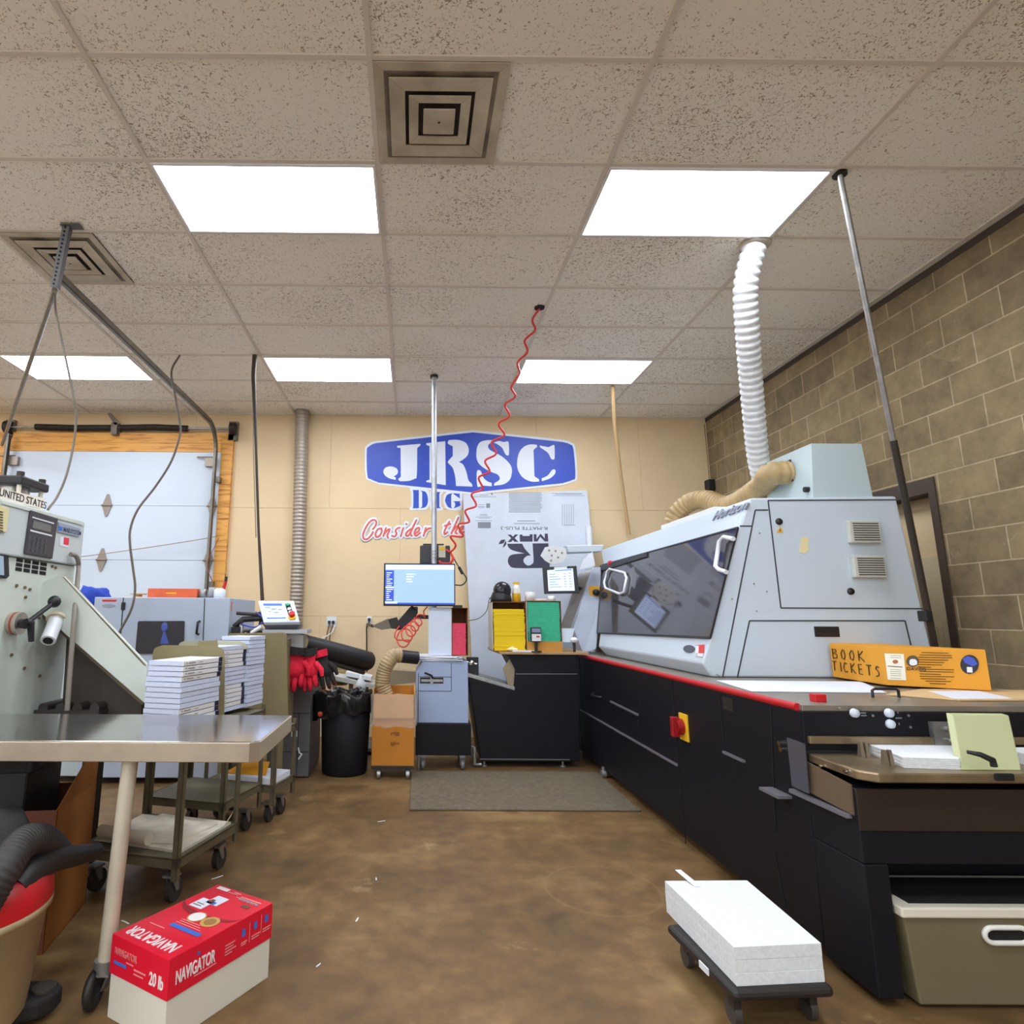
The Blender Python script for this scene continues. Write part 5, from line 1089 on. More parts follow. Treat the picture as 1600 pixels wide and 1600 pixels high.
cable('thin grey cable curving from the track hanger to the mailing machine', [hbm2+V((.01, 0, 0))]+ppath(((87, 485, 3.6), (95, 525, 3.65), (107, 580, 3.7), (117, 630, 3.75), (119, 655, 3.78), (114, 700, 3.8), (103, 745, 3.75), (90, 775, 3.7), (75, 796, 3.5))), .0075, mat('grey_cable', (116, 108, 98), .6))
ts = thing('torsion_bar', 'torsion spring bar across the top of the garage door', 'door spring', (-3.5, 6.85, 3.44))
zs = 3.45
MB().cyl((-4.78, 6.85, zs), (-2.1, 6.85, zs), .0135).build('shaft', galv, ts)
spm = mat('oiled_spring', (52, 46, 42), .5, .5, bump=.5, bscale=90)
ribbed([V((-4.45, 6.85, zs+.004)), V((-4.0, 6.85, zs-.005)), V((-3.55, 6.85, zs))], .036, .012, .12, 12).build('spring', spm, ts)
ribbed([V((-3.45, 6.85, zs)), V((-3.05, 6.85, zs+.012)), V((-2.66, 6.85, zs-.002))], .036, .012, .12, 12).build('spring', spm, ts)
MB().box(-3.54, -3.47, 6.8, BACK, zs-.09, zs+.05).prism([(-3.6, 6.8, zs+.16), (-3.56, 6.8, zs+.17), (-3.44, 6.8, zs+.04), (-3.5, 6.8, zs+.02)], (0, .02, 0)).build('centre_bracket', tk, ts)
for x in (-4.77, -2.13):
    MB().cyl((x-.03, 6.85, zs), (x+.03, 6.85, zs), .075).build('cable_drum', spm, ts); MB().box(x-.06, x+.045, 6.88, BACK, zs-.13, zs+.1).build('end_bracket', tk, ts)
tl_ = thing('door_track', 'steel vertical door track at the far left edge of the garage door', 'door track', (GDX0+.02, 6.8, 0))
chan([V((GDX0+.03, 6.8, 3.35)), V((GDX0+.03, 6.8, .1))], (1, 0, 0)).build('rail', tk, tl_)
cable('pull cord stretched across the white garage door', [PY(340, 838, 6.8), PY(280, 848, 6.8), PY(200, 860, 6.8), PY(125, 870, 6.75), PY(90, 873, 6.7)], .005, mat('jute_cord', (160, 140, 110), .8), 'cord', 'cord')
cable('frayed cord hanging beside the right door track', [PY(342, 840, 6.77), PY(335, 855, 6.77), PY(325, 875, 6.77), PY(325, 890, 6.77), PY(332, 910, 6.77), PY(329, 900, 6.77), PY(335, 920, 6.77)], .004, mat('red_brown_cord', (150, 90, 70), .7), 'cord', 'cord')
p, q = PY(1106, 768, 6.9), PY(1118, 751, 6.9); sp_ = thing('wall_speaker', 'small black box in the corner of back wall and block wall', 'speaker', (3.46, 6.88, p.z))
MB().box(3.42, 3.497, 6.82, BACK-.002, p.z, q.z).build('case', blackpl, sp_, bevel=.006)
cable('thin wire rising from the corner box', [V((3.47, 6.9, q.z)), V((3.475, 6.91, q.z+.3)), V((3.47, 6.91, CEIL-.08))], .003, brownwire)
# ================================================================ floor mat and scraps
mp = [PZ(640, 1266, 0), PZ(1000, 1268, 0), PZ(915, 1206, 0), PZ(655, 1206, 0)]
x1_ = 1.56
o = MB().prism([V((-.01, 4.4, .0)), V((x1_, 4.4, .0)), V((x1_, 5.42, .0)), V((-.0, 5.42, .0))], (0, 0, .014)).build('floor_mat', mat('grey_floor_mat', (106, 95, 76), .85, noise=.25, nscale=30, bump=.4, bscale=200), bevel=.006); tag(o, 'grey ribbed anti-fatigue mat on the concrete before the feeder cabinet', 'mat')
wl = {0: 'curled white paper scrap near the cart wheel', 1: 'white paper scrap on the floor left of the mat', 2: 'tiny white paper scrap in the middle of the floor', 3: 'tiny white scrap below the mat', 4: 'white paper sliver behind the red carton', 5: 'tiny white scrap right of the red carton', 6: 'white scrap at the bottom of the floor by the red carton'}
for i, (x, y, l_, a_) in enumerate(((340, 1372, .06, .5), (397, 1262, .04, .2), (596, 1284, .05, .1), (590, 1374, .025, 1), (199, 1440, .05, 2.2), (560, 1438, .03, .8), (498, 1510, .02, .3))):
    p = PZ(x, y, .001); d_ = V((math.cos(a_), math.sin(a_), 0)); n = V((-d_.y, d_.x, 0))
    pts = [p-d_*l_/2, p-d_*l_*.1+n*.006, p+d_*l_/2+n*.018]; b = MB()
    b.prism([pts[0]-n*.003, pts[1]-n*.004, pts[2]-n*.003, pts[2]+n*.003, pts[1]+n*.004, pts[0]+n*.003], (0, 0, .001)); o = b.build('paper_scrap', paper); tag(o, wl[i], 'paper scrap', 'paper scraps on the floor')
# ================================================================ work table
wt = thing('work_table', 'stainless steel work table on casters at the left foreground', 'table', (-1.0, 2.5, 0))
TZ = .857
b = MB(); b.prism([(-2.7, 2.262, TZ), (-.56, 2.262, TZ), (-.541, 2.28, TZ), (-.541, 2.84, TZ), (-2.7, 2.84, TZ)], (0, 0, -.008)); b.build('tabletop', mat('polished_stainless', (176, 174, 170), .13, .92, noise=.12, nscale=5, bump=.03, bscale=9), wt, bevel=.002)
ap = mat('dull_steel_edge', (178, 164, 144), .42, .55, noise=.15, nscale=6)
b = MB(); b.box(-2.7, -.568, 2.248, 2.258, TZ-.068, TZ-.002); b.build('apron', ap, wt, bevel=.003)
b = MB(); b.prism([(-.568, 2.248, TZ-.068), (-.536, 2.268, TZ-.068), (-.536, 2.275, TZ-.002), (-.568, 2.256, TZ-.002)] and [(-.568, 2.248, TZ-.068), (-.538, 2.27, TZ-.068), (-.546, 2.276, TZ-.068), (-.57, 2.258, TZ-.068)], (0, 0, .066)); b.build('apron_corner', ap, wt)
b = MB(); b.box(-.548, -.538, 2.272, 2.84, TZ-.068, TZ-.002); b.build('apron', mat('pale_steel_edge', (206, 198, 176), .4, .4), wt, bevel=.003)
b = MB(); b.box(-2.7, -.56, 2.26, 2.83, TZ-.03, TZ-.009); b.build('underframe', darkmetal, wt)
def tleg(x, y, xb, yb):
    b = MB(); b.tube([(xb, yb, .15), (x, y, TZ-.03)], .027, 16); b.build('leg', mat('cream_leg', (198, 190, 168), .45, .1, noise=.12, nscale=7), wt)
    b = MB(); b.cyl((xb, yb, .128), (xb, yb, .15), .036); b.cyl((xb, yb, .112), (xb, yb, .13), .03)
    b.prism([(xb-.03, yb-.026, .112), (xb-.03, yb+.026, .112), (xb-.05, yb+.018, .055), (xb-.06, yb-.0, .05)], (0.006, 0, 0)); b.prism([(xb+.018, yb-.026, .112), (xb+.018, yb+.026, .112), (xb+.0, yb+.018, .055), (xb-.012, yb-.0, .05)], (.006, 0, 0)); b.box(xb-.03, xb+.024, yb-.026, yb+.026, .106, .113)
    c_ = b.build('caster', galv, wt)
    b = MB(); b.lathe((xb-.045, yb-.004, .062), [(.02, 0), (.05, 0), (.061, .008), (.061, .022), (.05, .03), (.02, .03), (.02, 0)], 24, axis=(1, 0, 0)); b.build('wheel', mat('black_wheel', (34, 32, 30), .5), c_)
tleg(-1.005, 2.3, -1.03, 2.3); tleg(-2.5, 2.3, -2.5, 2.3); tleg(-2.5, 2.78, -2.5, 2.78)
# ================================================================ mailing machine at left
MX, MY0, MY1 = -2.0, 2.87, 3.62
bsc = mat('brown_screw', (120, 100, 70), .5, .4)
mm = thing('mailing_machine', 'cream mailing machine with keypad head and sloping delivery chute at left', 'machine', (-2.5, 3.05, 0))
crm = mat('cream_enamel', (204, 212, 202), .5, noise=.06, nscale=4); crd = mat('pale_enamel', (196, 204, 204), .5, noise=.05, nscale=4)
zsplit = PX(118, 884, MX).z
b = MB(); b.box(-3.1, MX-.0, MY0, MY1-.02, .64, zsplit-.002); b.build('body', crm, mm, bevel=.006)
for y in (MY0+.05, MY1-.12):
    for x in (-3.05, MX-.34): MB().box(x, x+.08, y, y+.07, 0, .64).build('foot', crd, mm)
b = MB(); b.prism([(MX+.02, MY0, zsplit), (MX+.02, MY1, zsplit), (MX+.02, MY1, 1.842), (MX+.02, MY0, 1.842)], (-1.1, 0, 0)); hd_ = b.build('head', crd, mm, bevel=.008)
HX = MX+.02
def xplate(pts, name, m, par, X=HX, t=.006, bev=0):
    b = MB(); b.prism([PX(x, y, X+.0005) for x, y in pts], (t, 0, 0)); return b.build(name, m, par, bevel=bev)
b = MB(); b.prism([PX(x, y, HX) for x, y in ((0, 781), (128, 815), (128, 821), (0, 787))], (.006, 0, 0)); b.build('head_lid', crm, mm, bevel=.002)
kp = xplate([(45.5, 797), (88, 810), (79, 873), (36, 865)], 'keypad', mat('keypad_black', (60, 58, 64), .4), mm, t=.012, bev=.004)
xplate([(52, 813), (80, 821), (78.5, 832), (50.5, 825)], 'display', mat('lcd_grey', (108, 110, 108), .25), kp, HX+.012, .002)
b = MB()
for q in (((50, 807), (84, 817), (84, 819), (50, 809)), ((47, 827.5), (81, 836), (81, 838.5), (47, 830))): b.prism([PX(x, y, HX+.0125) for x, y in q], (.002, 0, 0))
b.build('white_strip', whitepl, kp)
b = MB()
for i in range(5):
    for j in range(4):
        x, y = 46+i*6.5-j*.8, 839+i*1.6+j*6.2; p = PX(x, y, HX+.0125); b.box(p.x, p.x+.002, p.y-.009, p.y+.009, p.z-.008, p.z+.006)
b.build('keys', mat('key_grey', (78, 76, 82), .5), kp)
lp = xplate([(90.5, 816), (124, 826), (122, 839), (89, 831)], 'name_plate', mat('blue_grey_plate', (150, 160, 178), .4), mm, t=.006)
o0 = PX(99, 828, HX+.0075); R_ = V((0, 1, 0))
text('MAILSYSTEM', mat('plate_ink', (70, 78, 100), .6), lp, .036, o0-V((0, 0, .008)), R_, (0, 0, 1), 'plate_lettering', sx=.92, bold=.006)
xplate([(92, 822), (97, 823.5), (97, 829), (91.5, 828)], 'blue_mark', inkblue, lp, HX+.0065, .002)
stk = xplate([(94, 838), (108, 841), (106.5, 856), (93, 852)], 'sticker', whitepl, mm, t=.0015)
xplate([(100, 839.3), (108, 841), (106.8, 852), (99.3, 850)], 'red_field', mat('sticker_red', (222, 52, 74), .6), stk, HX+.002, .001)
b = MB()
for i in range(4):
    for j in range(3):
        x, y = 26+i*12.5-j*.8, 872+i*2.0+j*7; b.prism([PX(x, y, MX+.0005), PX(x+9.5, y+1.6, MX+.0005), PX(x+9, y+7, MX+.0005), PX(x-.6, y+5.4, MX+.0005)], (.002, 0, 0))
b.build('vent_slot', seam, mm)
xplate([(-8, 788), (12, 794), (7, 832), (-8, 830)], 'side_vent', mat('cream_vent', (222, 210, 160), .5), mm, t=.01, bev=.003)
b = MB()
for i in range(8): p = PX(2, 800+i*4.2, HX+.011); b.box(p.x, p.x+.002, p.y-.03, p.y+.01, p.z-.003, p.z+.003)
b.build('vent_slot', mat('vent_dark', (90, 76, 50), .8), mm)
wnd = xplate([(-10, 862), (6, 864), (11, 869), (12, 900), (8, 904), (-10, 902)], 'side_window', blackpl, mm, MX, .01, .004)
xplate([(-10, 867), (5, 869), (6, 899), (-10, 897)], 'window_pane', mat('pale_pane', (168, 190, 208), .2), wnd, MX+.0105, .002)
b = MB(); P_ = [PX(110, 866, HX+.02), PX(118, 868, HX+.03), PX(122, 876, HX+.03), PX(122.5, 890, HX+.03), PY(119, 930, 3.36), PY(116, 965, 3.27), PY(110, 1040, 3.26), PY(105, 1110, 3.26)]; b.tube(spline(P_, 6), .013, 10); b.build('grey_conduit', mat('grey_conduit', (136, 128, 118), .5), mm)
b = MB(); p = PX(18, 974, MX); b.cyl(p, p+V((.05, 0, 0)), .055, n=24); kd_ = b.build('hub_disc', mat('aluminium_hub', (180, 172, 160), .35, .7), mm)
b = MB(); b.cyl(p+V((.02, 0, 0)), p+V((.03, 0, 0)), .0565, n=24); b.build('red_ring', mat('hub_red', (160, 70, 50), .5), kd_)
h0 = p+V((.05, 0, 0)); h1 = PX(40, 975, MX+.1)
b = MB(); b.cyl(h0, h1, .024); b.tube([h1, PX(85, 941, MX+.12)], .012, 10); b.ball(PX(85, 940, MX+.12), .032); b.tube([h1+V((0, 0, .01)), PX(48, 973, MX+.11), PX(49, 1002, MX+.11)], [.018, .018, .013], 10); b.build('clamp_lever', blackpl, kd_)
b = MB(); a_, e_ = PY(88, 968, 3.3), PY(75, 1001, 3.2); b.tube([a_, e_], .036, 18); wc = b.build('white_tube', whitepl, mm)
b = MB(); u_ = (e_-a_).normalized(); b.cyl(e_-u_*.001, e_+u_*.003, .024, n=16); b.build('tube_hole', blackpl, wc)
b = MB(); b.cyl(a_-u_*.012, a_+u_*.004, .05); b.build('tube_flange', mat('beige_flange', (196, 186, 160), .5), wc)
b = MB()
for x, y in ((25, 915), (38, 918), (46, 921), (39, 933), (17, 1023), (37, 1044), (61, 1056), (60, 965), (81, 885), (86, 887)): p = PX(x, y, MX); b = MB(); b.cyl(p, p+V((.008, 0, 0)), .008, n=8); b.build('screw', bsc, mm)
# chute
CYn = 3.3
b = MB(); b.prism([PY(x, y, CYn) for x, y in ((54, 949), (62, 912), (90, 899), (101, 901), (230, 1037), (227, 1100))], (0, .012, 0)); b.build('chute_side', crm, mm, bevel=.003)
b = MB(); b.prism([PY(x, y, CYn) for x, y in ((96, 900), (101, 903), (229, 1040), (225, 1040))], (0, .035, 0)); b.build('chute_bed', mat('worn_edge', (150, 140, 110), .5), mm)
b = MB(); b.prism([PY(x, y, CYn+.12) for x, y in ((104, 998), (221, 1094), (221, 1124), (96, 1124))], (0, .16, 0)); b.build('chute_cabinet', mat('dark_chute_base', (62, 54, 44), .6), mm)
b = MB(); b.prism([PY(x, y, CYn+.03) for x, y in ((60, 952), (224, 1098), (222, 1102), (58, 957))], (0, .3, 0)); b.build('chute_underside', mat('brown_underside', (92, 78, 60), .6), mm)
b = MB(); b.box(-1.98, -1.64, CYn+.02, CYn+.3, .68, .8); 
for i in range(4): b.cyl((-1.94+i*.09, CYn+.03, .81), (-1.94+i*.09, CYn+.3, .81), .025)
b.build('roller_bed', mat('dark_rollers', (56, 50, 46), .5), mm)
b = MB(); b.box(-1.95, -1.9, CYn+.1, CYn+.15, 0, .68); b.box(-1.7, -1.65, CYn+.1, CYn+.15, 0, .68); b.build('roller_stand', darkmetal, mm)
# air cylinder and tray sign on top of the head
ac = thing('air_cylinder', 'steel air cylinder with black end plate on top of the mailing machine', 'cylinder', (-2.3, 3.4, 1.842))
def TXp(x, y): return PX(x, y, -2.12)
c_ = PY(13, 790, 3.38); zt_ = PY(13, 754, 3.38).z
b = MB(); b.cyl((c_.x, 3.4, 1.8425), (c_.x, 3.4, zt_-.03), .085, n=24); b.build('barrel', steel, ac)
b = MB(); b.box(c_.x-.13, c_.x+.13, 3.27, 3.53, zt_-.03, zt_+.02); b.build('end_plate', blackpl, ac, bevel=.01)
for x, y in ((-.1, 3.3), (.1, 3.3), (.1, 3.5), (-.1, 3.5)):
    b = MB(); b.cyl((c_.x+x, y, 1.8425), (c_.x+x, y, zt_-.02), .012); r_ = b.build('tie_rod', mat('cream_rod', (214, 206, 186), .4), ac); b = MB(); b.cyl((c_.x+x, y, zt_+.02), (c_.x+x, y, zt_+.045), .02, n=6); b.build('nut', darkmetal, r_)
ms = thing('mail_tray_label', 'white cardboard mail tray sleeve with printed words on the mailing machine', 'sleeve', (-2.0, 3.05, 1.842))
lx_ = MX-.02
Q = [PX(x, y, lx_) for x, y in ((-25, 757), (71, 779), (66, 795), (-25, 776))]
b = MB(); b.prism(Q, (-.03, .0, 0)); b.build('board', mat('white_sleeve', (232, 224, 208), .7), ms)
text('UNITED STATES', inkblack, ms, .055, PX(-2, 773, lx_)+V((.001, 0, -.003)), (0, 1, -.0), (0, 0, 1), 'printed_words', sx=.98)
# ================================================================ folding machine
FY = 5.0
fm = thing('folding_machine', 'blue-grey folding machine with dark window behind the booklet stacks', 'machine', (-2.05, 5.3, 0))
fx0, fx1, fz = -2.594, -1.488, 1.432
b = MB(); b.box(fx0, fx1, FY, FY+.8, .05, fz); b.build('cabinet', lb2 if False else mat('folder_blue_grey', (176, 188, 208), .5, bump=.02, bscale=200), fm, bevel=.006)
b = MB()
def fl2(x0, y0, x1, y1, w_=.008):
    p, q = PY(x0, y0, FY), PY(x1, y1, FY); d_ = (q-p).normalized(); n = V((-d_.z, 0, d_.x))*w_/2; b.prism([p-n, q-n, q+n, p+n], (0, -.003, 0))
for l in ((193, 934, 189, 990), (320, 935, 316, 1035)): fl2(*l)
b.build('door_gap', gapm, fm)
b = MB(); b.prism([PY(x, y, FY) for x, y in ((218, 970), (288, 970), (289, 972), (287, 1020), (284, 1022), (214, 1021), (212, 1018), (216, 972))], (0, -.012, 0)); w_ = b.build('window', mat('dark_window', (58, 56, 62), .12), fm, bevel=.004)
b = MB(); p = PY(257, 980, FY-.014); b.ball(p, .028, (1, .2, 1.4)); b.prism([PY(255, 987, FY-.013), PY(258, 987, FY-.013), PY(264, 1006, FY-.013), PY(250, 1006, FY-.013)], (0, -.001, 0)); b.build('decal', mat('decal_blue', (74, 92, 170), .4), w_)
b = MB(); b.tube([PY(312, 971, FY), PY(309, 972, FY-.03), PY(307, 990, FY-.03), PY(310, 991, FY)], .01); b.build('door_handle', blackpl, fm)
b = MB(); p = PY(193, 947, FY-.0); b.box(p.x-.015, p.x+.015, FY-.01, FY, p.z-.03, p.z+.03); b.build('hinge', blackpl, fm)
b = MB(); b.prism([PY(160, 937, FY), PY(182, 937, FY), PY(182, 940, FY), PY(160, 940, FY)], (0, -.002, 0)); b.build('red_name_line', inkred, fm)
b = MB(); c_ = PY(170, 946.5, FY); b.prism([c_+V((.055*math.cos(a*.393), 0, .015*math.sin(a*.393))) for a in range(16)], (0, -.003, 0)); b.build('oval_badge', mat('silver_badge', (150, 156, 168), .3, .6), fm)
b = MB(); p = PX(362, 940, fx1+.001); b.box(fx1, fx1+.002, FY+.02, FY+.06, fz-.1, fz-.03); b.build('sticker', mat('red_white_sticker', (214, 140, 130), .6), fm)
# side mechanism
b = MB(); b.box(fx1, fx1+.3, FY+.12, FY+.7, .9, 1.17); b.build('feed_table', mat('dark_feed_table', (58, 56, 60), .5), fm, bevel=.004)
b = MB()
b.tube([(fx1+.03, FY+.06, 1.2), (fx1+.1, FY+.05, 1.26), (fx1+.24, FY+.08, 1.27), (fx1+.3, FY+.1, 1.2)], .025); b.tube([(fx1+.05, FY+.02, 1.31), (fx1+.2, FY+.05, 1.3), (fx1+.3, FY+.08, 1.33)], .014); b.tube([(fx1+.22, FY+.1, 1.17), (fx1+.24, FY+.1, 1.4), (fx1+.27, FY+.1, 1.41)], .009); b.box(fx1+.02, fx1+.1, FY+.0, FY+.1, 1.13, 1.2); b.build('feed_head', blackpl, fm, bevel=.004)
b = MB(); b.tube(spline([(fx1+.1, FY+.0, 1.22), (fx1+.22, FY-.02, 1.2), (fx1+.28, FY+.02, 1.26), (fx1+.2, FY+.05, 1.32)], 6), .006); b.build('blue_wire', mat('blue_wire', (50, 70, 190), .5), fm)
b = MB(); b.cyl((fx1+.1, FY+.02, .95), (fx1+.1, FY+.02, 1.22), .02); b.cyl((fx1+.14, FY+.02, .95), (fx1+.14, FY+.02, 1.16), .014); b.build('guide_post', chrome, fm)
b = MB(); b.tube([PY(392, 989, 4.85), PY(409, 979, 4.85)], [.012, .018]); b.build('white_lever', whitepl, fm)
ct = [PY(403, 938.5, 4.92), PY(459, 938.5, 4.92), PY(468, 971.5, 4.75), PY(412, 972.5, 4.75)]
wcon = mat('console_white', (206, 214, 232), .4)
nrm = (ct[1]-ct[0]).cross(ct[3]-ct[0]).normalized()
if nrm.y > 0: nrm = -nrm
b = MB(); b.prism([ct[0], ct[1], ct[2], ct[3]], -nrm*.03); cs = b.build('console', wcon, fm, bevel=.004)
b = MB(); q_ = [ct[3]-nrm*.03, ct[2]-nrm*.03, ct[2]+V((-.05, .1, -.085)), ct[3]+V((.0, .1, -.085))]; b.prism(q_, (0, .12, 0)); b.build('console_base', mat('console_dark', (96, 96, 104), .5), fm)
def cu(u, v, o_=.001): return ct[0].lerp(ct[1], u).lerp(ct[3].lerp(ct[2], u), v)+nrm*o_
b = MB(); b.prism([cu(.12, .16), cu(.64, .16), cu(.64, .86), cu(.12, .86)], nrm*.002); s_ = b.build('console_screen', mat('console_page', (206, 220, 246), .3, emit=.7), cs)
b = MB()
for u0, v0, u1, v1 in ((.12, .16, .64, .27), (.12, .8, .64, .86), (.14, .32, .3, .36), (.3, .4, .45, .45), (.5, .42, .6, .46), (.2, .52, .28, .55), (.36, .56, .5, .6), (.16, .68, .24, .7), (.3, .68, .38, .7), (.46, .68, .6, .7)): b.prism([cu(u0, v0, .004), cu(u1, v0, .004), cu(u1, v1, .004), cu(u0, v1, .004)], nrm*.001)
b.build('screen_text', mat('console_blue', (60, 96, 206), .4, emit=.4), s_)
b = MB(); b.prism([cu(.73, .16), cu(.87, .16), cu(.9, .9), cu(.75, .9)], nrm*.002); bp_ = b.build('button_strip', blackpl, cs)
for u, v, m_ in ((.8, .22, mat('green_button', (40, 170, 120), .4)), (.81, .42, whitepl), (.815, .58, whitepl)):
    b = MB(); b.cyl(cu(u, v, .002), cu(u, v, .01), .014); b.build('button', m_, bp_)
b = MB(); b.cyl(cu(.83, .8, .002), cu(.83, .8, .012), .03); b.build('yellow_ring', yellowpl, bp_); b = MB(); b.cyl(cu(.84, .76, .01), cu(.84, .76, .04), .022); b.build('stop_button', redpl, bp_)
# olive delivery hopper
oh = thing('delivery_hopper', 'olive sheet metal hopper plate right of the booklet stacks', 'hopper', (-1.1, 4.75, 0))
olv = mat('olive_sheet_metal', (128, 116, 82), .6, noise=.06, nscale=3)
b = MB(); b.prism([PY(x, y, 4.6) for x, y in ((352, 996), (358, 990), (442, 988), (448, 992), (450, 1120), (352, 1120))], (0, .02, 0)); b.build('front_plate', olv, oh, bevel=.004)
b = MB(); b.box(-1.43, -.94, 4.62, 5.0, .5, 1.12); b.build('hopper_box', olv, oh, bevel=.004)
b = MB()
for x in (402, 414): p = PY(x, 1000, 4.6); b.tube([p+V((-.02, -.004, .03)), p+V((0, -.006, .01)), p+V((.002, -.006, -.06))], .006)
b.build('pressed_rib', mat('olive_dark', (98, 88, 62), .6), oh)
for x in (-1.4, -.98):
    b = MB(); b.box(x, x+.04, 4.64, 4.68, 0, .5); b.build('leg', olv, oh)
b = MB(); b.prism([PY(448, 988, 4.8), PY(474, 992, 4.8), PY(474, 1016, 4.8), PY(448, 1014, 4.8)], (0, .2, 0)); b.build('side_bracket', mat('bracket_grey', (150, 150, 146), .4, .4), oh)
b = MB(); b.prism([PY(410, 984, 4.75), PY(480, 984, 4.75), PY(480, 990, 4.75), PY(410, 990, 4.75)], (0, .2, 0)); b.build('top_strip', mat('strip_grey', (170, 172, 176), .4, .3), oh)
# things lying on the folding machine
zf = fz+.0005
MB().box(-2.95, fx0-.001, FY+.05, FY+.5, .05, 1.36).build('side_extension', greyd, fm)
blob('blue_cloth', 'crumpled bright blue cloth at the left end of the folding machine', 'cloth', mat('blue_cloth', (36, 66, 170), .85), V((-2.72, 5.2, 1.36+.0725)), .115, (1.2, .8, .8), 12)
p, q = PY(230, 933, 5.3), PY(308, 920, 5.3)
rb = thing('flat_box', 'flat orange-red box lying on top of the folding machine', 'box', ((p.x+q.x)/2, 5.35, zf))
MB().box(p.x, q.x, 5.3, 5.5, zf, zf+.085).build('carton', mat('orange_red_box', (222, 100, 58), .6, noise=.15, nscale=12), rb, bevel=.003)
MB().box(p.x+.16, p.x+.25, 5.2985, 5.3, zf+.04, zf+.05).build('gold_print', yellowpl, rb)
p = PY(208, 934, 5.3)
o = MB().lathe((p.x, 5.4, zf), [(0, 0), (.1, 0), (.1, .012), (.03, .014), (.03, .035), (.07, .036), (.07, .045), (0, .045)], 24).build('spool', mat('wood_spool', (206, 180, 140), .6)); tag(o, 'low round spool on the folding machine left of the orange-red box', 'spool')
p = PY(319, 933, 5.3)
for i, (dx, h_, m_, l_) in enumerate(((-.05, .085, galv, 'standing grey wire roll nearest the orange-red box'), (.03, .1, mat('grey_roll', (150, 152, 156), .5), 'standing grey tape roll second from the orange-red box'))):
    o = MB().lathe((p.x+dx, 5.35, zf+h_/2), [(.02, 0), (h_/2, 0), (h_/2, .05), (.02, .05), (.02, 0)], 20, axis=(1, 0, 0)).build('tape_roll', m_); tag(o, l_, 'roll')
p = PY(343, 933, 5.3); wb2 = thing('spray_bottle', 'white bottle with a red and black tip at the right end of the folding machine', 'bottle', (p.x, 5.3, zf))
MB().lathe((p.x, 5.3, zf), [(0, 0), (.05, 0), (.05, .075), (.03, .09), (0, .09)], 18).build('body', whitepl, wb2); MB().cyl((p.x+.03, 5.3, zf+.085), (p.x+.045, 5.3, zf+.15), .014).build('red_tip', redpl, wb2); MB().cyl((p.x+.045, 5.3, zf+.15), (p.x+.047, 5.3, zf+.19), .013).build('black_tip', blackpl, wb2)
# ================================================================ carts and booklets
om = mat('olive_cart_metal', (112, 104, 82), .55, .3, noise=.2, nscale=9)
av, bv = V((-.968, .25, 0)), V((.25, .968, 0))
def cart(N, la, lb, zsh, ztop, label, far=0):
    t = thing('utility_cart', label, 'cart', (*(N+av*la/2+bv*lb/2).xy, 0), 'olive two-shelf utility carts')
    N = V((N.x, N.y, 0))
    for i, j in ((0, 0), (1, 0), (0, 1), (1, 1)):
        c_ = N+av*(la*i)+bv*(lb*j); s_ = av*(.028 if not i else -.028)+bv*0; u_ = bv*(.028 if not j else -.028)
        b = MB(); b.obox(c_+EZ*.12, s_, u_*.14, EZ*(ztop-.12)); b.obox(c_+EZ*.12, s_*.14, u_, EZ*(ztop-.12)); b.build('post', om, t)
        w_ = c_+av*(.07 if not i else -.07)+bv*(.07 if not j else -.07)
        b = MB(); b.obox(w_+EZ*.112-av*.03-bv*.03, av*.06, bv*.06, EZ*.01); b.prism([w_+EZ*.112+av*.02-bv*.02, w_+EZ*.112+av*.02+bv*.025, w_+EZ*.05+av*.02+bv*.035, w_+EZ*.045+av*.02+bv*.015], -av*.005); b.prism([w_+EZ*.112-av*.02-bv*.02, w_+EZ*.112-av*.02+bv*.025, w_+EZ*.05-av*.02+bv*.035, w_+EZ*.045-av*.02+bv*.015], av*.005); k_ = b.build('caster', galv, t)
        b = MB(); b.cyl(w_+EZ*.05+bv*.02-av*.014, w_+EZ*.05+bv*.02+av*.014, .05); b.build('wheel', mat('cart_wheel', (52, 48, 44), .6), k_)
    for nm, z in (('lower_shelf', zsh), ('upper_shelf', ztop-.03)):
        b = MB(); b.obox(N+EZ*(z-.045), av*la, bv*.006, EZ*.045); b.obox(N+EZ*(z-.045), av*.006, bv*lb, EZ*.045); b.obox(N+bv*(lb-.006)+EZ*(z-.045), av*la, bv*.006, EZ*.045); b.obox(N+av*(la-.006)+EZ*(z-.045), av*.006, bv*lb, EZ*.045); b.obox(N+EZ*(z-.01), av*la, bv*lb, EZ*.008); b.build(nm, om, t)
    return t
N1 = V((-1.05, 2.97, 0)); N2 = V((-1.045, 3.62, 0)); N3 = V((-.79, 4.36, 0))
cart(N1, .56, .52, .215, .745, 'nearest olive metal cart, with dirty papers on its lower shelf')
cart(N2, .52, .44, .265, .735, 'second olive metal cart with an empty lower shelf, behind the nearest cart')
cart(N3-bv*.3, .5, .3, .24, .6, 'far olive metal cart holding an orange envelope on its lower shelf')
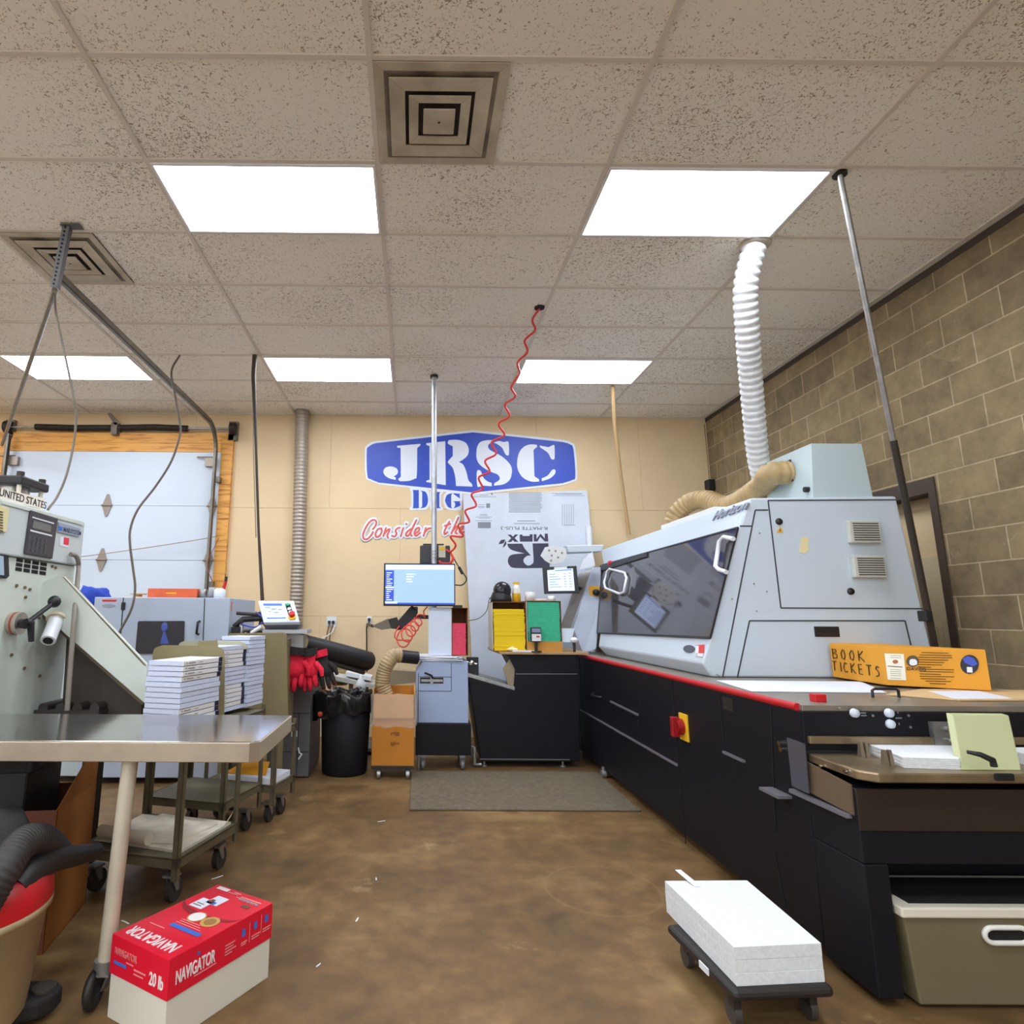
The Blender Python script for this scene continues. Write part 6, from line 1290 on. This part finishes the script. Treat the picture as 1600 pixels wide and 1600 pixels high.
# papers on the shelves
zz1 = .2135
r = random.Random(5); b = MB()
b.prism([N1+av*.03+bv*.06+EZ*zz1, N1+av*.53+bv*.1+EZ*zz1, N1+av*.45+bv*.5+EZ*zz1, N1+av*.02+bv*.48+EZ*zz1], (0, 0, .012)); b.prism([N1+av*.1+bv*.12+EZ*(zz1+.0125), N1+av*.5+bv*.06+EZ*(zz1+.0125), N1+av*.5+bv*.4+EZ*(zz1+.03), N1+av*.06+bv*.42+EZ*(zz1+.0125)], (0, 0, .006))
b.prism([N1+av*.02+bv*.42+EZ*(zz1+.0125), N1+av*.05+bv*.5+EZ*(zz1+.0125), N1+av*.02+bv*.5+EZ*(zz1+.06), N1+av*.0+bv*.44+EZ*(zz1+.05)], (0, 0, .002))
sp = tag(b.build('newsprint_papers', mat('stained_paper', (224, 214, 196), .85, noise=.25, nscale=9)), 'stained loose papers on the lower shelf of the nearest cart', 'papers')
c1 = N1+av*.5+bv*.1+EZ*(zz1+.048); rt_ = thing('rolled_paper', 'rolled white paper with red stripes on the nearest cart shelf', 'paper roll', c1)
c2 = N1+av*.2+bv*.06+EZ*(zz1+.048)
MB().cyl(c1, c2, .028).build('roll', mat('cream_roll', (214, 204, 182), .8), rt_)
for u in (.4, .47, .54): MB().cyl(c1.lerp(c2, u), c1.lerp(c2, u+.035), .0285).build('red_stripe', redpl, rt_)
NN = N3-bv*.3; zz3 = .2385
b = MB(); b.prism([NN+av*.02+bv*.02+EZ*zz3, NN+av*.4+bv*.03+EZ*zz3, NN+av*.4+bv*.27+EZ*zz3, NN+av*.02+bv*.27+EZ*zz3], (0, 0, .035)); tag(b.build('paper_bundle', paper), 'white paper bundle on the lower shelf of the far cart', 'papers')
b = MB(); b.prism([NN+av*.1+bv*.08+EZ*(zz3+.036), NN+av*.38+bv*.06+EZ*(zz3+.036), NN+av*.34+bv*.24+EZ*(zz3+.075), NN+av*.16+bv*.24+EZ*(zz3+.075)], (0, 0, .008)); tag(b.build('orange_envelope', mat('orange_envelope', (236, 164, 36), .7)), 'orange envelope lying on the white bundle of the far cart', 'envelope')
# booklet stacks
bk_p = mat('booklet_paper', (206, 214, 236), .8, noise=.06, nscale=60); bk_b = mat('navy_band', (26, 30, 66), .6); bk_s = mat('booklet_spine', (226, 226, 224), .8)
la_, lb_2, hb_ = .2, .215, .0255
def make_booklet(O, spine, label, group):
    t = thing('booklet', label, 'booklet', O, group)
    b = MB(); b.obox(O, av*la_, bv*lb_2, EZ*(hb_-.0032)); b.build('pages', bk_p, t)
    if spine:
        b = MB(); b.obox(O+av*.004-V((0, 0, 0))+V((.001, -.0012, .001)), bv*lb_2, av*-.004, EZ*(hb_-.005)); s_ = b.build('spine', bk_s, t)
        b = MB(); e_ = O+V((.0022, -.0018, .001)); b.obox(e_+bv*(lb_2-.032), bv*.03, av*-.003, EZ*(hb_-.003)); b.build('navy_band', bk_b, t)
        b = MB(); b.obox(e_+bv*.02+EZ*.009, bv*.008, av*-.002, EZ*.006); b.obox(e_+bv*.04+EZ*.009, bv*.055, av*-.002, EZ*.005); b.obox(e_+bv*.13+EZ*.009, bv*.03, av*-.002, EZ*.003); b.build('spine_print', mat('spine_grey', (150, 146, 136), .8), s_)
    return t
def booklet_stack(C0, z0, n, spines, lab_s, lab_p, group, k=1):
    global lb_2
    lb_2 = .215*k
    ps = pp = None; rr = random.Random(n)
    for i in range(n):
        O = V((C0.x+rr.uniform(-.004, .004), C0.y+rr.uniform(-.004, .004), z0+i*hb_))
        if i in spines:
            if ps is None: ps = make_booklet(O, True, lab_s, group)
            else: dup(ps, O)
        else:
            if pp is None: pp = make_booklet(O, False, lab_p, group)
            else: dup(pp, O)
z0 = .7405
C1 = V((-1.135, 3.09, 0)); C2 = V((-1.15, 3.6, 0)); C3 = V((-1.035, 3.945, 0))
booklet_stack(C1, z0, 13, {0, 1, 2, 3, 9, 10, 11, 12}, 'booklet with a navy band on its spine in the nearest stack', 'plain white-edged booklet in the middle of the nearest stack', 'booklets stacked on the nearest cart', 1.6)
booklet_stack(C2, z0-.01, 15, {1, 2, 3, 4, 5, 10, 11, 12, 13}, 'booklet with a navy band on its spine in the second stack', 'plain white-edged booklet in the second stack', 'booklets stacked on the second cart', 1.7)
booklet_stack(C3, z0-.01, 17, set(), '', 'plain white-edged booklet in the third stack beside the olive hopper', 'booklets in the far stack', .95)
# divider plates
def divider(label, pts, Y, m):
    o = MB().prism([PY(x, y, Y) for x, y in smooth_poly(pts, 4)], av.cross(EZ).normalized()*0+V((0, .006, 0))).build('divider_plate', m); tag(o, label, 'divider plate')
dv = mat('khaki_plate', (146, 134, 96), .55, noise=.1, nscale=6); dv2 = mat('sage_plate', (172, 172, 146), .55)
divider('khaki divider plate with rounded corners just behind the nearest booklet stack', [(238, 1080, 1), (238, 1030, 1), (241, 1014), (254, 1008, 1), (336, 1009, 1), (348, 1015), (351, 1030, 1), (350, 1130, 1), (238, 1130, 1)], 3.565, dv)
divider('taller khaki divider plate behind the first divider', [(308, 1060, 1), (309, 1006), (316, 1002), (335, 1001), (340, 1006), (345, 1080, 1)], 3.585, dv)
divider('sage divider plate leaning behind the second booklet stack', [(277, 1100, 1), (278, 1020, 1), (280, 1006), (290, 1001, 1), (372, 1001, 1), (384, 1006), (386, 1014, 1), (364, 1016, 1), (364, 1100, 1)], 3.915, dv2)
# ================================================================ cardboard, tub, vacuum and red carton
cbx = thing('cardboard_box', 'large open brown cardboard box on the floor under the work table', 'box', (-1.75, 2.9, 0))
dkk = mat('brown_cardboard', (150, 92, 30), .8, noise=.1, nscale=4); dk2 = mat('red_brown_cardboard', (110, 62, 44), .8)
B0, B1 = PZ(66, 1492, 0), PZ(132, 1412, 0)
u_ = (B1-B0).normalized(); Lb = .43; B1 = B0+u_*Lb; n_ = V((-u_.y, u_.x, 0))
hq = .52
MB().obox(B0, u_*Lb, n_*.006, EZ*hq).build('side_panel', dkk, cbx); MB().obox(B0+n_*.55, u_*Lb, n_*.006, EZ*hq).build('side_panel', dkk, cbx)
MB().obox(B0, n_*.556, u_*.006, EZ*hq).build('end_panel', dk2, cbx); MB().obox(B1, n_*.556, u_*.006, EZ*hq).build('end_panel', dk2, cbx)
MB().obox(B0, u_*Lb, n_*.55, EZ*.006).build('bottom_panel', dkk, cbx)
fl0 = B0+EZ*hq
MB().prism([fl0, fl0+u_*Lb, fl0+u_*Lb*1.02+V((.0, 0, .2)), fl0+u_*Lb*.55+V((.03, 0, .17))], n_*.005).build('flap', dkk, cbx)
tb_ = thing('storage_tub', 'tall black plastic tub standing inside the brown cardboard box', 'tub', (-2.0, 2.65, 0))
T0 = B0+u_*.04+n_*.14+EZ*.008; hT = .69
b = MB(); b.obox(T0, u_*.34, n_*.38, EZ*hT); b.build('body', blackpl, tb_, bevel=.01)
b = MB()
for o_, a_, c_ in ((-u_*.02-n_*.02, u_*.38, n_*.025), (-u_*.02+n_*.375, u_*.38, n_*.025), (-u_*.02, u_*.025, n_*.38), (u_*.335, u_*.025, n_*.38)): b.obox(T0+EZ*(hT-.04)+o_, a_, c_, EZ*.05)
b.build('rim', rubber, tb_, bevel=.006)
# shop vacuum
vc = thing('shop_vacuum', 'cream and red drum vacuum with black lid in the bottom left corner', 'vacuum', (-1.56, 2.02, 0))
vx, vy = -1.43, 2.12
tank = mat('cream_tank', (176, 160, 124), .5, noise=.08, nscale=5)
b = MB(); b.lathe((vx, vy, 0), [(0, .05), (.2, .05), (.215, .07), (.248, .36), (.262, .365), (.262, .385), (.24, .39)], 40); b.build('tank', tank, vc)
b = MB(); b.lathe((vx, vy, 0), [(.262, .386), (.258, .43), (.235, .47), (.2, .49)], 40); b.build('red_collar', mat('vac_red', (186, 20, 26), .4), vc)
b = MB(); b.lathe((vx, vy, 0), [(.215, .478), (.19, .56), (.15, .64), (.0, .67)], 32); b.build('motor_head', rubber, vc)
b = MB(); b.box(vx+.12, vx+.19, vy-.29, vy-.2, .4, .43); b.build('lid_latch', rubber, vc, bevel=.005)
fp = PZ(64, 1588, 0.0)
b = MB(); b.prism([(fp.x-.1, fp.y-.12, .02), (fp.x+.02, fp.y-.06, .02), (fp.x+.05, fp.y-.02, .02), (fp.x+.05, fp.y+.03, .02), (fp.x+.01, fp.y+.06, .02), (fp.x-.12, fp.y+.05, .02)], (0, 0, .06)); ft = b.build('caster_foot', rubber, vc, bevel=.015, segs=3)
b = MB(); b.cyl((fp.x, fp.y, .08), (fp.x, fp.y, .088), .036); b.build('foot_cap', mat('dark_cap', (66, 60, 54), .6), ft)
b = MB(); b.cyl((fp.x-.012, fp.y, .025), (fp.x+.012, fp.y, .025), .025); b.build('wheel', blackpl, ft)
vh = thing('vacuum_hose', 'black ribbed vacuum hose and flat nozzle lying over the drum vacuum', 'hose', (vx, vy, .55))
pth = spline([PY(-30, 1420, 1.95), PY(5, 1360, 2.0), PY(30, 1322, 2.1), PY(58, 1312, 2.2), PY(80, 1325, 2.28), PY(90, 1340, 2.32)], 9)
ribbed(pth, .05, .014, .07, 16).build('hose', mat('ribbed_black', (44, 40, 38), .6), vh)
b = MB(); b.tube(spline([PY(20, 1392, 2.08), PY(48, 1362, 2.15), PY(85, 1343, 2.25), PY(120, 1337, 2.35), PY(152, 1330, 2.45)], 6), [.05-.0009*i for i in range(25)], 14); b.build('nozzle', mat('nozzle_black', (36, 32, 30), .45), vh)
# red carton with white base
A_ = PZ(255, 1640, 0); B_ = PZ(419, 1527, 0)
u1 = (B_-A_).normalized(); v1 = V((-u1.y, u1.x, 0)); Lc, Wc = .4395, .288
rc_ = thing('paper_carton', 'red-lidded white paper carton on the floor at lower left', 'carton', A_+u1*Lc/2+v1*Wc/2)
zl, zt4 = .13, .246
MB().obox(A_, u1*Lc, v1*Wc, EZ*(zl+.03)).build('base', mat('white_carton_base', (220, 216, 200), .7), rc_, bevel=.002)
lid = mat('red_carton_lid', (226, 14, 48), .45)
A5 = A_-u1*.004-v1*.004
L5, W5 = Lc+.008, Wc+.008
MB().obox(A5+EZ*zl, u1*L5, v1*W5, EZ*(zt4-zl)).build('lid', lid, rc_, bevel=.002)
# print on the lid: long side (facing the room), short side (facing the camera), top
NS = u1.cross(EZ).normalized()               # outward of the long side
if NS.dot(v1) > 0: NS = -NS
def LS(u, v): return A5+u1*L5*u+EZ*(zl+(zt4-zl)*v)+NS*.0012
def SS(u, v): return A5+v1*W5*(1-u)+EZ*(zl+(zt4-zl)*v)-u1*.0012
def TP(u, v): return A5+u1*L5*u+v1*W5*v+EZ*(zt4-zl+zl+.0012)
dkred = mat('dark_red_print', (150, 6, 26), .5); gold = mat('gold_print', (206, 160, 90), .5); pinkp = mat('pink_print', (236, 150, 150), .6)
text('NAVIGATOR', inkwhite, rc_, .054, LS(.06, .3), u1, EZ, 'side_lettering', sx=.5, bold=.014)
def pf(fn, lst, name, m, par, off, nrm_):
    b = MB()
    for u0, v0, u1_, v1_ in lst: b.prism([fn(u0, v0), fn(u1_, v0), fn(u1_, v1_), fn(u0, v1_)], nrm_*off)
    return b.build(name, m, par)
pf(LS, [(.22, .22, .42, .25), (.5, .52, .6, .55), (.5, .44, .58, .47), (.5, .36, .61, .39), (.5, .28, .57, .31), (.66, .34, .72, .37), (.66, .28, .71, .31), (.77, .36, .86, .39), (.77, .29, .85, .32), (.89, .38, .98, .41), (.89, .31, .97, .34), (.745, .26, .748, .8), (.87, .3, .873, .84)], 'side_small_print', pinkp, rc_, .0008, NS)
pf(LS, [(.665, .52, .7, .72), (.79, .54, .825, .74), (.91, .56, .945, .76), (.24, .72, .262, .8)], 'side_blue_marks', inkblue, rc_, .0008, NS)
text('NAVIGATOR', mat('pale_red_ink', (222, 130, 130), .6), rc_, .028, SS(.08, .55), -v1, EZ, 'end_lettering', sx=.72, bold=.01)
text('20 lb', inkwhite, rc_, .05, SS(.7, .22), -v1, EZ, 'end_lettering', sx=.7, bold=.02)
pf(SS, [(.08, .3, .3, .38)], 'end_blue_band', inkblue, rc_, .0008, -u1)
pf(SS, [(.44, .36, .64, .4), (.44, .26, .6, .29), (.3, .44, .42, .47)], 'end_small_print', pinkp, rc_, .0008, -u1)
text('NAVIGATOR', inkwhite, rc_, .068, TP(.16, .1), v1, -u1, 'top_lettering', sx=.62, bold=.014)
pf(TP, [(.3, .12, .345, .62)], 'top_blue_band', inkblue, rc_, .0006, EZ)
pf(TP, [(.245, .6, .255, .86), (.365, .2, .372, .62), (.39, .25, .397, .6), (.415, .3, .422, .62), (.92, .1, .935, .45), (.9, .14, .91, .5), (.95, .5, .965, .62), (.93, .52, .94, .7)], 'top_small_print', pinkp, rc_, .0006, EZ)
pf(TP, [(.93, .72, .975, .92)], 'top_white_print', inkwhite, rc_, .0006, EZ)
def disc(c_, r_, name, m, par, off=.0006): b = MB(); b.prism([c_+u1*r_*math.cos(a*.262)+v1*r_*math.sin(a*.262) for a in range(24)], EZ*off); return b.build(name, m, par)
disc(TP(.5, .5), .034, 'gold_seal', gold, rc_); disc(TP(.5, .5)+EZ*.0006, .029, 'seal_white', inkwhite, rc_); disc(TP(.5, .27), .034, 'gold_seal', gold, rc_); disc(TP(.5, .27)+EZ*.0006, .022, 'seal_ring', mat('seal_brown', (160, 116, 60), .5), rc_)
b = MB(); b.prism([TP(.66+.16*math.cos(a), .5+.5*math.sin(a)*.98) for a in [math.pi*(.5+k/16) for k in range(17)]]+[TP(.66+.1*math.cos(a), .5+.5*math.sin(a)*.98) for a in [math.pi*(1.5-k/16) for k in range(17)]], EZ*.0004); b.build('dark_arc', dkred, rc_)
pf(TP, [(.6, .62, .75, .84), (.7, .52, .84, .72)], 'page_picture', mat('page_white', (226, 232, 240), .6), rc_, .0008, EZ)
pf(lambda u, v: TP(u, v)+EZ*.001, [(.72, .64, .77, .7), (.63, .68, .64, .82), (.66, .68, .67, .8)], 'page_picture_print', mat('page_brown', (120, 70, 60), .6), rc_, .0004, EZ)
pf(lambda u, v: TP(u, v)+EZ*.001, [(.7, .57, .74, .62)], 'page_blue_print', inkblue, rc_, .0004, EZ)
pf(TP, [(.88, .1+.07*i, .905, .15+.07*i) for i in range(5)], 'device_icons', mat('icon_grey', (150, 150, 160), .5), rc_, .0008, EZ)
pf(TP, [(.8, .14, .84, .26)], 'brown_mark', mat('brown_mark', (110, 76, 50), .6), rc_, .0008, EZ)
